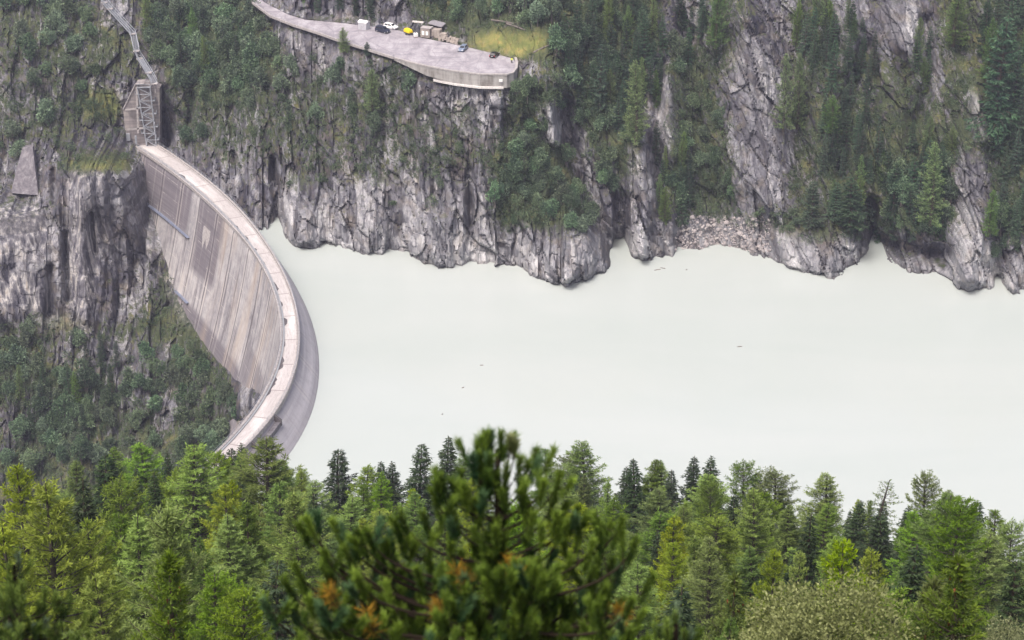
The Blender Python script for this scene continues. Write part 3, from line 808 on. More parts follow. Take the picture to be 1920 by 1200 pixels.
    xs = x + lean * z + 2.0 * perlin(x / 14, z / 20, 40)
    zs = z + 0.12 * x
    rough = 0.75 + 0.5 * np.clip(fbm(x / 40, z / 40, 50, 2) + 0.3, 0, 1)
    soft = np.zeros_like(U)          # vegetated, gentler ground
    for poly, k in (([(0, 590), (150, 610), (330, 600), (470, 770), (470, 930), (-190, 930), (-190, 590)], 0.15), ([(220, 0), (470, 0), (500, 150), (400, 200), (300, 130)], 0.4), ([(930, 250), (1060, 280), (1110, 420), (930, 430)], 0.3),
                    ([(880, 55), (1040, 60), (1030, 115), (900, 100)], 0.85), ([(1270, 400), (1430, 400), (1440, 470), (1270, 470)], 0.5), ([(830, -150), (1240, -150), (1240, 60), (830, 55)], 0.4), ([(1040, 60), (1240, 60), (1230, 380), (1100, 240)], 0.35)):
        soft = np.maximum(soft, k * inside(poly, U, V))
    for poly, k in (([(-190, 390), (80, 385), (100, 470), (75, 490), (-190, 480)], 0.75), ([(-190, 500), (80, 510), (110, 590), (60, 580), (-190, 570)], 0.7), ([(125, 345), (200, 400), (172, 600), (132, 600)], 0.6), ([(120, 320), (205, 325), (195, 365), (125, 350)], 0.6)):
        soft = np.maximum(soft, k * inside(poly, U, V))
    soft = blur(soft, 8)
    amp = rough * (1 - soft) * (1 - calm)
    xw = xs + 0.7 * perlin(xs / 6, zs / 14, 31) + 0.2 * perlin(xs / 1.7, zs / 4, 32)
    f1, e1, t1 = facets(xw / 5.2, zs / 13.0 + 0.2 * xw / 5, 5, 1.1); f2, e2, t2 = facets(xw / 2.3, zs / 5.5 + 0.25 * xw / 3, 6, 1.4); f3, e3, t3 = facets(xw / 1.1, zs / 2.4, 7, 1.5)
    D = 3.4 * perlin(xs / 13, zs / 45, 1) + 1.8 * (0.55 - ridged(xw / 6.5, zs / 40, 2))
    D += 1.5 * (0.5 - ridged(xw / 3.0, zs / 24, 11)) + 3.4 * f1 + 1.7 * f2 + 0.8 * f3 + 0.75 * np.exp(-(e1 / 0.05) ** 2) + 0.3 * np.exp(-(e2 / 0.08) ** 2)
    rtone = 0.34 * t1 + 0.36 * t2 + 0.30 * t3
    abut = blur(1.0 * inside([(-190, 310), (250, 320), (290, 480), (250, 590), (-190, 590)], U, V), 6)
    D = D * (1 - 0.35 * abut) + abut * (2.6 * (0.5 - ridged(x / 4.6 + 0.25 * perlin(x / 5, z / 12, 61), z / 70, 62)) + 2.0 * (np.floor(3 * perlin(x / 9, z / 60, 63)) / 3))
    # diagonal slabs on the far right
    rgt = sstep(35, 60, x)
    dg = (x + 0.42 * z)
    dgw = dg + 1.2 * perlin(x / 11, z / 17, 55)
    g1, h1, q1 = facets(dgw / 5.5, (z - x) / 24, 8, 1.3)
    D = D * (1 - 0.25 * rgt) + rgt * (2.4 * g1 + 1.8 * (0.5 - ridged(dgw / 7.5, (z - x) / 50, 8)) + 0.1 * np.exp(-(h1 / 0.05) ** 2))
    rtone = rtone * (1 - 0.4 * rgt) + 0.4 * rgt * q1
    D += 0.35 * fbm(x / 1.6, z / 2.6, 12, 3) + 0.8 * soft
    Y = Y + D * amp
    Y = Y + (1 - calm) * soft * 0.9 * fbm(x / 5, z / 7, 20, 3)
    gorge = blur(1.0 * inside([(-190, 600), (150, 615), (330, 605), (455, 770), (430, 1000), (-190, 1000)], U, V), 8)
    Y = Y + (1 - calm) * gorge * (4.5 * perlin(x / 17, z / 11, 81) + 2.0 * perlin(x / 7, z / 5, 82))
    # waterline is crisp: the bleached base band leans out a little
    Y = np.where(lot, at_z(U, V, ZL - 0.35)[..., 1], Y)
    yw = at_y(U, V, Y)
    P = np.array([0, 0, CAM_Z]) + R0 * (Y / R0[..., 1])[..., None]
    TERRAIN.update(U=us, V=vs, Y=Y, step=STEP)
    # ground cover and colour masks (what grows or is bleached where)
    veg = np.zeros_like(U)
    for poly, k in (([(0, 600), (150, 615), (330, 590), (400, 660), (480, 770), (480, 1010), (-190, 1010), (-190, 600)], 0.5), ([(200, -150), (480, -150), (470, 0), (540, 110), (470, 190), (380, 200), (320, 140), (290, 90)], 0.75), ([(170, 30), (250, 60), (270, 150), (170, 150)], 0.45),
                    ([(-190, -150), (200, -150), (180, 120), (150, 260), (-190, 300)], 0.36), ([(150, 170), (225, 170), (230, 230), (150, 225)], 0.8), ([(930, 250), (1060, 270), (1110, 420), (920, 430)], 0.8), ([(300, 140), (760, 120), (800, 200), (600, 260), (330, 260)], 0.42),
                    ([(320, 250), (900, 190), (930, 320), (760, 350), (560, 340), (350, 280)], 0.36), ([(830, -150), (1240, -150), (1240, 60), (1180, 380), (1100, 270), (1040, 130), (850, 55), (760, 20)], 0.62), ([(960, 150), (1060, 150), (1060, 260), (940, 250)], 0.7),
                    ([(1250, 60), (1340, 100), (1390, 390), (1250, 390)], 0.6), ([(1480, 0), (1560, 0), (1570, 330), (1480, 380)], 0.5), ([(1560, 180), (1800, 250), (1780, 440), (1640, 440), (1560, 400)], 0.62), ([(1850, -150), (2130, -150), (2130, 450), (1860, 440)], 0.6),
                    ([(1270, 395), (1560, 400), (1600, 450), (1480, 470), (1440, 430), (1270, 415)], 0.45), ([(100, 295), (250, 290), (250, 318), (110, 320)], 0.7), ([(300, 470), (345, 560), (380, 620), (330, 640), (270, 600)], 0.5), ([(800, 145), (935, 160), (800, 156)], 0.7), ([(740, 0), (840, 0), (850, 70), (790, 40)], 0.5)):
        veg = np.maximum(veg, k * inside(poly, U, V))
    for poly, k in (([(1285, -20), (1405, -20), (1380, 150), (1300, 120)], 0.42), ([(1560, 150), (1700, 90), (1800, 250), (1580, 250)], 0.48), ([(1750, -20), (1850, -20), (1862, 300), (1780, 300)], 0.5), ([(1480, 0), (1640, 90), (1650, 420), (1490, 400)], 0.45)):
        veg = np.maximum(veg, k * inside(poly, U, V))
    for poly in ([(70, 640), (200, 632), (330, 645), (325, 700), (200, 712), (110, 690)], [(222, 712), (285, 705), (280, 755), (230, 760)], [(285, 735), (360, 728), (355, 800), (290, 810)], [(0, 770), (40, 760), (45, 830), (0, 840)], [(440, 690), (470, 760), (450, 800), (425, 740)]):
        veg = np.where(inside(poly, U, V), 0.06, veg)
    veg = np.where(inside([(1018, 195), (1055, 192), (1056, 262), (1026, 262)], U, V), 0.0, veg)
    veg = blur(veg, 6)
    meadow = blur(1.0 * inside([(868, 90), (880, 68), (930, 58), (1000, 62), (1032, 68), (1020, 90), (975, 112), (950, 104)], U, V) * (~lot), 3)
    meadow = np.maximum(meadow, 0.8 * blur(1.0 * inside([(160, 175), (215, 172), (225, 215), (180, 222)], U, V), 4))
    meadow = np.maximum(meadow, 0.6 * blur(1.0 * inside([(100, 590), (150, 598), (170, 612), (100, 618), (60, 606)], U, V), 4))
    meadow = np.maximum(meadow, 0.6 * blur(1.0 * inside([(130, 305), (240, 300), (240, 318), (130, 322)], U, V), 2))
    meadow = np.clip(meadow * (0.75 + 0.7 * fbm(x / 4, z / 4, 60, 2)), 0, 1)
    wob = 14 * perlin(x / 9, z * 0 + 3.3, 70) + 6 * perlin(x / 3, z / 3, 71)
    band = np.interp(U, [492, 530, 600, 640, 700, 760, 790, 890, 910, 950, 1060, 1150, 1165, 1260, 1280, 1400, 1440, 1590, 1640, 1690, 1720, 1770, 1800, 1860, 1880, 1895, 1960], [30, 80, 75, 35, 55, 40, 72, 70, 35, 75, 95, 95, 45, 60, 60, 70, 75, 60, 12, 15, 38, 18, 90, 85, 10, 70, 70])
    pale = np.where(right, 0.9 * (1 - sstep(band * 0.55, band * 1.2, hpx + 1.4 * wob + 22 * (t2 - 0.5))), 0)
    for poly, k in (([(1370, 100), (1420, 60), (1462, 260), (1450, 385), (1410, 380)], 0.55), ([(1640, 0), (1720, 0), (1715, 70), (1670, 90)], 0.6), ([(1800, 270), (1850, 300), (1850, 470), (1800, 470)], 0.45), ([(1235, 130), (1262, 150), (1270, 270), (1240, 260)], 0.55),
                    ([(1570, 0), (1620, 0), (1600, 150)], 0.35), ([(1815, 165), (1835, 180), (1862, 260), (1825, 260)], 0.7), ([(110, 310), (280, 330), (290, 470), (180, 480)], 0.25), ([(1280, 0), (1330, 0), (1300, 70)], 0.4), ([(1175, 270), (1225, 290), (1225, 400), (1180, 390)], 0.3), ([(1018, 195), (1055, 192), (1056, 262), (1026, 262)], 0.5), ([(520, 330), (930, 330), (930, 470), (520, 450)], 0.28), ([(540, 60), (660, 100), (650, 170), (540, 130)], 0.3), ([(770, 180), (930, 170), (930, 260), (780, 260)], 0.2)):
        pale = np.maximum(pale, blur(k * inside(poly, U, V), 3))
    conc = np.zeros_like(U)
    for poly, k in (([(-190, 390), (80, 385), (100, 470), (75, 490), (-190, 480)], 0.75), ([(-190, 500), (80, 510), (110, 590), (60, 580), (-190, 570)], 0.95), ([(125, 345), (200, 400), (172, 600), (132, 600)], 0.75), ([(270, 440), (340, 560), (370, 620), (340, 600), (275, 470)], 0.5), ([(120, 320), (205, 325), (195, 365), (125, 350)], 0.6)):
        conc = np.maximum(conc, blur(k * inside(poly, U, V), 2))
    h, wd = U.shape
    ii, jj = np.meshgrid(np.arange(h - 1), np.arange(wd - 1), indexing='ij')
    idx = (ii * wd + jj)
    cut = (right & (hpx < -45)) | (((U > 560) & (V > 575)) | (U > 640) & (V > 560))
    cut |= lot & (seg_dist(LOT, U, V) > 6)
    keep = ~(cut[:-1, :-1] & cut[1:, 1:])
    k = idx[keep]
    F = np.stack([k, k + wd, k + wd + 1, k + 1], -1)
    used = np.zeros(h * wd, bool); used[F.ravel()] = True
    remap = np.cumsum(used) - 1
    at = {n: ('POINT', a.ravel()[used]) for n, a in (('veg', veg), ('meadow', meadow), ('pale', pale), ('conc', conc), ('rtone', rtone))}
    TERRAIN['veg'] = veg
    o = obj('mountainside_terrain', new_mesh('mountainside_terrain', P.reshape(-1, 3)[used], remap[F], M['rock'], attrs=at))
    tag(o, 'steep grey cliffs and overgrown rock slopes rising above the far shore', 'mountainside', kind='structure')
build_terrain()
def ground_at(u, v):
    """point on the mountainside seen at that place of the photo"""
    i = int(np.clip(round((v - TERRAIN['V'][0]) / TERRAIN['step']), 0, len(TERRAIN['V']) - 1))
    j = int(np.clip(round((u - TERRAIN['U'][0]) / TERRAIN['step']), 0, len(TERRAIN['U']) - 1))
    return at_y(u, v, TERRAIN['Y'][i, j])

# ------------------------------------------------------------------ the lake
def build_lake():
    edge = [(float(DP[i, 0]), float(DP[i, 1])) for i in range(0, len(DP), 4)]
    pts = edge[::-1] + [(-130, 690), (420, 690), (420, 330), (-70, 330)]
    me = new_mesh('lake_water', np.array([(x, y, 0.0) for x, y in pts]), [tuple(range(len(pts)))[::-1]], M['water'])
    o = obj('lake_water', me)
    if me.polygons[0].normal.z < 0: me.flip_normals()
    tag(o, 'pale milky green reservoir water held behind the dam', 'lake', kind='structure')
build_lake()

# ------------------------------------------------------------------ the slope below the viewpoint
ZGY = np.array([-30, 0, 20, 51, 60, 91, 155, 202, 238, 300, 400, 430, 480], float)
ZGZ = np.array([246, 237.4, 222, 200, 193, 170, 136, 113, 96, 63, 4, -14, -60], float)
def near_z(x, y):
    z = np.interp(y, ZGY, ZGZ)
    z = z - 0.16 * np.maximum(0, np.asarray(x) - 30) * sstep(130, 260, y) - 0.25 * np.maximum(0, -60 - np.asarray(x)) * sstep(250, 400, y)
    return z + 0.7 * perlin(np.asarray(x) / 14, np.asarray(y) / 14, 33)
def build_near():
    xs = np.arange(-190, 191, 3.0); ys = np.concatenate([np.arange(-30, 60, 1.5), np.arange(60, 482, 3.0)])
    X, Yg = np.meshgrid(xs, ys)
    Z = near_z(X, Yg)
    h, w = X.shape
    ii, jj = np.meshgrid(np.arange(h - 1), np.arange(w - 1), indexing='ij')
    a = (ii * w + jj).ravel()
    F = np.stack([a, a + 1, a + w + 1, a + w], -1)
    o = obj('forest_hillside', new_mesh('forest_hillside', np.stack([X, Yg, Z], -1).reshape(-1, 3), F, M['floor'], smooth=True))
    tag(o, 'steep wooded hillside dropping from the viewpoint to the lake', 'hillside', kind='structure')
build_near()

# ------------------------------------------------------------------ the parking terrace and its road
def build_terrace():
    P = np.array([at_z(u, v, ZL) for u, v in LOT])
    n = len(P)
    low = P - np.array([0, 0, 0.6])
    V = np.concatenate([P, low])
    F = [tuple(range(n)), tuple(range(n, 2 * n))[::-1]] + [(i, n + i, n + (i + 1) % n, (i + 1) % n) for i in range(n)]
    me = new_mesh('road', V, F, M['asphalt'])
    if me.polygons[0].normal.z < 0: me.flip_normals()
    tag(obj('road', me), 'worn grey asphalt road widening into a parking terrace', 'road', kind='structure')
    # retaining wall below the front edge
    root = empty('retaining_wall', tuple(at_z(880, 140, ZL - 4)))
    tag(root, 'pale concrete retaining wall holding up the parking terrace', 'wall')
    L = root.location
    front = [(966, 110), (969, 119), (968, 129), (962, 137.5), (950, 141), (900, 140.5), (850, 134.5), (800, 125), (770, 118), (740, 109.5)]
    WH = [3.0, 3.5, 3.7, 3.75, 3.75, 3.7, 3.4, 2.6, 1.4, 0.5]
    def line(pts, z, out=0.0):
        Q = [Vector(at_z(u, v, ZL)) for u, v in pts]
        R = []
        for i, q in enumerate(Q):
            t = (Q[min(i + 1, len(Q) - 1)] - Q[max(i - 1, 0)]); t.z = 0; t.normalize()
            nrm = Vector((t.y, -t.x, 0))
            if i <= 1: nrm = Vector((1, -0.1, 0))
            elif i == 2: nrm = Vector((0.85, -0.5, 0))
            elif i == 3: nrm = Vector((0.55, -0.83, 0))
            elif nrm.y > 0: nrm = -nrm
            R.append(Vector((q.x, q.y, z if z > ZL - 1 else ZL - WH[i])) + nrm * out)
        return R
    def ribbon(mb, z0, z1, o0, o1, pts=front):
        a, b = line(pts, z0, o1), line(pts, z1, o1); c, d = line(pts, z1, o0), line(pts, z0, o0)
        k = len(pts)
        for i in range(k - 1):
            mb.add([a[i], a[i + 1], b[i + 1], b[i], c[i], c[i + 1], d[i], d[i + 1]], [(0, 1, 2, 3), (3, 2, 5, 4), (1, 0, 6, 7)])
        mb.add([a[0], b[0], c[0], d[0]], [(0, 1, 2, 3)]); mb.add([a[-1], b[-1], c[-1], d[-1]], [(3, 2, 1, 0)])
    mb = MB(); ribbon(mb, ZL - 4.1, ZL + 0.05, -0.3, 0.3); mb.v = [tuple(Vector(p) - L) for p in mb.v]
    mb.build('wall', [M['terrace']], root)
    mb = MB(); ribbon(mb, ZL + 0.05, ZL + 0.45, -0.35, 0.42); mb.v = [tuple(Vector(p) - L) for p in mb.v]
    mb.build('coping', [M['parapet_concrete']], root)
    mb = MB()
    lo = [(944, 164), (900, 163.5), (850, 157), (812, 149.5)]
    a = [Vector(at_y(u, v, at_z(u, v - 23, ZL)[1] - 1.1)) for u, v in lo]
    for p, q in zip(a[:-1], a[1:]):
        mb.prism([p - L + Vector((0, 0, -0.5)), q - L + Vector((0, 0, -0.5)), q - L + Vector((0, 1.6, -0.5)), p - L + Vector((0, 1.6, -0.5))],
                 [p - L, q - L, q - L + Vector((0, 1.6, 0.0)), p - L + Vector((0, 1.6, 0.0))])
    mb.build('footing_ledge', [M['white_stone']], root)
    mb = MB()
    q = Vector(at_z(937, 141, ZL)) - L + Vector((0.3, -0.62, -1.35)); q = Vector((q.x, q.y - 0.1, q.z))
    mb.box(q, (1.0, 0.25, 0.75)); mb.build('wall_cabinet', [M['white_paint']], root, bevel=0.03)
    mb = MB(); mb.box(q + Vector((0.15, 0.02, -0.62)), (0.7, 0.2, 0.45)); mb.build('cable_box', [M['slab_roof']], root)
    # low kerb along the road edge
    root = empty('roadside_kerb', tuple(at_z(600, 63, ZL)))
    tag(root, 'low pale kerb wall edging the climbing road above the cliff', 'kerb'); L = root.location
    pts = [(738, 109), (690, 94), (633, 76), (600, 64), (550, 48), (507, 31), (467, 1), (440, -30)]
    Q = [Vector(at_z(u, v, ZL)) - L for u, v in pts]
    mb = MB()
    for p, q in zip(Q[:-1], Q[1:]): mb.bar(p + Vector((0, 0, 0.1)), q + Vector((0, 0, 0.1)), 0.45, 0.7)
    mb.build('kerb', [M['parapet_concrete']], root)
    mb = MB()
    for p, q in zip(Q[:-1], Q[1:]):
        k = max(1, int((q - p).length / 2.5))
        for i in range(k):
            r = p.lerp(q, i / k); mb.bar(r, r + Vector((0, 0, 1.2)), 0.07)
        mb.bar(p + Vector((0, 0, 1.15)), q + Vector((0, 0, 1.15)), 0.05)
    mb.build('guard_rail', [M['wire']], root)
build_terrace()

def lot_frame(a, b):
    A, B = Vector(at_z(a[0], a[1], ZL)), Vector(at_z(b[0], b[1], ZL))
    d = B - A
    return (A + B) / 2, math.atan2(d.y, d.x)

def car(name, label, cat, tail, nose, paint, L=4.4, W=1.8, Hh=1.5, van=False):
    c, rz = lot_frame(tail, nose)
    root = empty(name, (c.x, c.y, ZL + 0.004), rz)
    tag(root, label, cat, 'vehicles parked on the terrace')
    h, belt = L / 2, Hh * 0.60
    if van: prof = [(-h, 0.35), (-h, belt), (-h + 0.05, belt + 0.05), (h - 0.95, belt + 0.05), (h - 0.12, belt - 0.22), (h, 0.62), (h, 0.3), (h - 0.3, 0.22), (-h + 0.2, 0.22)]
    else: prof = [(-h, 0.35), (-h + 0.03, belt - 0.02), (-h + 0.2, belt + 0.03), (h - 1.1, belt + 0.03), (h - 0.2, belt - 0.16), (h, 0.58), (h, 0.3), (h - 0.3, 0.22), (-h + 0.2, 0.22)]
    mb = MB(); w = W / 2
    mb.prism([(x, -w, z) for x, z in prof], [(x, w, z) for x, z in prof]); mb.build('body', [M[paint]], root, bevel=0.09)
    x0, x1 = -h + 0.08, h - (1.15 if van else 1.25)
    t0, t1 = -h + (0.22 if van else 0.55), h - (1.75 if van else 2.05)
    bz, tz = belt + 0.02, Hh
    mb = MB()
    wt = w - 0.22
    mb.prism([(x0, -w + 0.04, bz), (x1, -w + 0.04, bz), (x1, w - 0.04, bz), (x0, w - 0.04, bz)], [(t0, -wt, tz), (t1, -wt, tz), (t1, wt, tz), (t0, wt, tz)])
    mb.build('roof', [M[paint]], root, bevel=0.07)
    def lerp(a, b, t): return Vector(a).lerp(Vector(b), t)
    for s in (-1, 1):      # side windows: two panes with a pillar
        for f0, f1 in ((0.10, 0.47), (0.52, 0.92)):
            q = []
            for f, t in ((f0, 0.12), (f1, 0.12), (f1, 0.82), (f0, 0.82)):
                lo = Vector((x0 + (x1 - x0) * f, s * (w - 0.04), bz)); hi = Vector((t0 + (t1 - t0) * f, s * wt, tz))
                q.append(lo.lerp(hi, t) + Vector((0, s * 0.012, 0)))
            q2 = [p - Vector((0, s * 0.03, 0)) for p in q]
            mb = MB(); mb.prism(q2, q); mb.build('side_window', [M['glass']], root)
    for nm, xa, xt, sg in (('windscreen', x1, t1, 1), ('rear_window', x0, t0, -1)):
        q = []
        for y, t in ((-1, 0.1), (1, 0.1), (1, 0.86), (-1, 0.86)):
            lo = Vector((xa, y * (w - 0.2), bz)); hi = Vector((xt, y * (wt - 0.1), tz)); q.append(lo.lerp(hi, t) + Vector((sg * 0.015, 0, 0.006)))
        mb = MB(); mb.prism([p - Vector((sg * 0.03, 0, 0)) for p in q], q); mb.build(nm, [M['glass']], root)
    for sx in (-1, 1):
        for s in (-1, 1):
            mb = MB(); cx = sx * (h - 0.82)
            for r, y0, y1, mt in ((0.33, w - 0.2, w + 0.015, 0), (0.20, w - 0.1, w + 0.03, 1)):
                a = [i * math.pi / 8 for i in range(16)]
                mb.prism([(cx + r * math.cos(k), s * y0, 0.33 + r * math.sin(k)) for k in a], [(cx + r * math.cos(k), s * y1, 0.33 + r * math.sin(k)) for k in a], mt)
            mb.build('wheel', [M['black_rubber'], M['silver']], root)
    for s in (-1, 1):
        mb = MB(); mb.box((h - 0.05, s * (w - 0.32), 0.66), (0.16, 0.4, 0.16)); mb.build('headlight', [M['white_paint']], root, bevel=0.03)
        mb = MB(); mb.box((-h + 0.02, s * (w - 0.14), belt - 0.12), (0.1, 0.18, 0.36)); mb.build('tail_light', [M['red_lamp']], root, bevel=0.02)
        mb = MB(); mb.box((x1 - 0.12, s * (w + 0.06), bz + 0.1), (0.14, 0.16, 0.14)); mb.build('wing_mirror', [M[paint]], root, bevel=0.03)
    mb = MB(); mb.box((-h - 0.012, 0, 0.62), (0.02, 0.5, 0.12)); mb.build('number_plate', [M['white_paint']], root)
    return root
car('van', 'dark navy van parked side-on before the white estate car', 'van', (705, 57.5), (731, 63.5), 'paint_navy', 4.7, 1.9, 1.85, True)
car('parked_car', 'white estate car parked between the navy van and the cliff', 'car', (722, 51), (744, 55.5), 'paint_white', 4.4, 1.8, 1.6, True)
car('parked_car', 'blue-grey car alone at the edge of the grass patch', 'car', (874.5, 89), (861.5, 99.5), 'paint_bluegrey', 4.4, 1.8, 1.5)
car('parked_car', 'black car near the person and the terrace corner', 'car', (921, 111), (934, 101), 'paint_black', 4.3, 1.8, 1.5)

def build_lot_things():
    c, rz = lot_frame((675, 55), (690, 57.5))
    root = empty('storage_shed', (c.x, c.y + 0.9, ZL), rz); tag(root, 'small grey metal shed with pitched roof and double doors beside the road', 'shed')
    mb = MB(); mb.box((0, 0, 1.15), (2.9, 2.2, 2.3)); mb.build('wall', [M['pale_panel']], root, bevel=0.03)
    mb = MB()
    mb.prism([(-1.6, -1.25, 2.302), (1.6, -1.25, 2.302), (1.6, 1.25, 2.302), (-1.6, 1.25, 2.302)], [(-1.6, -0.1, 2.85), (1.6, -0.1, 2.85), (1.6, 0.1, 2.85), (-1.6, 0.1, 2.85)]); mb.build('roof', [M['white_paint']], root)
    for s in (-0.72, 0.72):
        mb = MB(); mb.box((s, -1.12, 1.05), (1.3, 0.05, 1.95)); d = mb.build('door', [M['door_grey']], root, bevel=0.02)
        mb = MB(); mb.box((s - 0.5 * (1 if s > 0 else -1), -1.17, 1.05), (0.06, 0.06, 0.3)); mb.build('handle', [M['dark_frame']], d)
    # yellow covered trailer
    c, rz = lot_frame((757, 61), (774, 68))
    root = empty('covered_trailer', (c.x, c.y, ZL), rz); tag(root, 'small trailer under a bright yellow tarpaulin cover', 'trailer')
    mb = MB(); mb.box((0, 0, 0.58), (2.9, 1.5, 0.22)); mb.bar((1.4, 0, 0.5), (2.3, 0, 0.5), 0.1); mb.build('chassis', [M['dark_frame']], root)
    mb = MB(); mb.box((0, 0, 0.95), (2.8, 1.5, 0.5)); mb.box((0, 0, 1.5), (2.8, 1.5, 0.6), taper=0.78); mb.build('tarpaulin', [M['yellow_tarp']], root, bevel=0.08)
    for s in (-1, 1):
        mb = MB(); a = [i * math.pi / 8 for i in range(16)]
        mb.prism([(0.3 * math.cos(k), s * 0.72, 0.3 + 0.3 * math.sin(k)) for k in a], [(0.3 * math.cos(k), s * 0.9, 0.3 + 0.3 * math.sin(k)) for k in a]); mb.build('wheel', [M['black_rubber']], root)
    # white liquid tank in a cage
    c = Vector(at_z(779.5, 69.5, ZL))
    root = empty('liquid_tank', tuple(c), 0.3); tag(root, 'white cube tank on a pallet beside the yellow trailer', 'tank')
    mb = MB(); mb.box((0, 0, 0.72), (1.2, 1.2, 1.1)); mb.build('tank_body', [M['white_paint']], root, bevel=0.12)
    mb = MB(); mb.box((0, 0, 0.08), (1.25, 1.25, 0.14)); mb.build('pallet', [M['drift_wood']], root)
    mb = MB(); a = [i * math.pi / 6 for i in range(12)]
    mb.prism([(0.15 * math.cos(k), 0.15 * math.sin(k), 1.26) for k in a], [(0.15 * math.cos(k), 0.15 * math.sin(k), 1.36) for k in a]); mb.build('lid', [M['dark_frame']], root)
    # ruined stone hut with slab roofs dug into the bank
    c = Vector(at_z(797, 71, ZL))
    root = empty('stone_hut', (c.x, c.y + 0.2, ZL), -0.35); root.scale = (0.82, 0.82, 0.82); tag(root, 'low ruined stone hut with two white shutters and slab roof in the bank', 'hut')
    mb = MB()
    mb.box((0, 1.6, 1.7), (3.6, 3.2, 3.4))
    for k in range(26):
        mb.box((random.uniform(-1.8, 1.8), random.uniform(-0.06, 0.05), random.uniform(0.2, 3.2)), (random.uniform(0.3, 0.8), 0.18, random.uniform(0.2, 0.4)))
    mb.box((3.6, 2.4, 1.5), (3.4, 2.6, 3.0)); mb.box((6.4, 2.0, 0.9), (2.6, 2.2, 1.9))
    mb.build('wall', [M['ruin_stone']], root, bevel=0.05)
    for s in (-0.75, 0.8):
        mb = MB(); mb.box((s, -0.12, 1.75), (0.95, 0.1, 1.5)); mb.build('shutter', [M['white_paint']], root, bevel=0.02)
    mb = MB(); mb.box((0.2, 1.3, 3.55), (4.0, 3.0, 0.26)); mb.build('roof', [M['parapet_concrete']], root)
    mb = MB(); mb.add([(-0.6, 4.2, 4.3), (5.2, 3.4, 3.7), (5.8, 6.4, 4.3), (0.2, 7.2, 4.9), (-0.6, 4.2, 4.0), (5.2, 3.4, 3.4), (5.8, 6.4, 4.0), (0.2, 7.2, 4.6)], [(0, 1, 2, 3), (4, 7, 6, 5), (0, 4, 5, 1), (1, 5, 6, 2), (2, 6, 7, 3), (3, 7, 4, 0)]); mb.build('upper_roof', [M['slab_roof']], root)
    mb = MB(); mb.box((-4.4, 4.2, 4.3), (4.4, 0.8, 0.45)); mb.build('lintel_beam', [M['white_stone']], root)
    # rough stone wall continuing the hut along the back of the lot
    c = Vector(at_z(838, 79.5, ZL))
    root = empty('stone_wall', (c.x, c.y, ZL), math.atan2(*(Vector(at_z(858, 84, ZL)) - Vector(at_z(812, 74, ZL))).yx)); tag(root, 'crumbling dry stone wall along the back of the parking terrace', 'wall')
    mb = MB()
    for k in range(60):
        x = random.uniform(-3.6, 3.6); z = random.uniform(0, 1.9 - 0.12 * abs(x))
        mb.box((x, 0.4 + random.uniform(-0.25, 0.1) + z * 0.25, z), (random.uniform(0.4, 1.0), random.uniform(0.5, 0.8), random.uniform(0.3, 0.7)), rz=random.uniform(-0.4, 0.4), taper=random.uniform(0.7, 1))
    mb.build('wall', [M['ruin_stone']], root, bevel=0.06)
    # fallen logs in the grass above the lot
    for i, (a, b, lab) in enumerate((((922, 39), (965, 46), 'long grey fallen log highest on the grassy bank'), ((950, 46), (985, 58), 'grey fallen log lower on the bank above the meadow'), ((1000, 100), (1030, 86), 'grey log fence rail at the meadow edge by the forest'))):
        A, B = Vector(ground_at(*a)) + Vector((0, 0, 0.25)), Vector(ground_at(*b)) + Vector((0, 0, 0.25))
        mb = MB(); mb.tube([A, A.lerp(B, 0.5) + Vector((0, 0, 0.1)), B], [0.3, 0.27, 0.18], 8); 
        mb.bar(A.lerp(B, 0.6), A.lerp(B, 0.6) + Vector((0.4, -0.2, 0.7)), 0.12)
        tag(mb.build('fallen_log', [M['grey_bark']], None), lab, 'log', 'fallen logs on the bank')
build_lot_things()

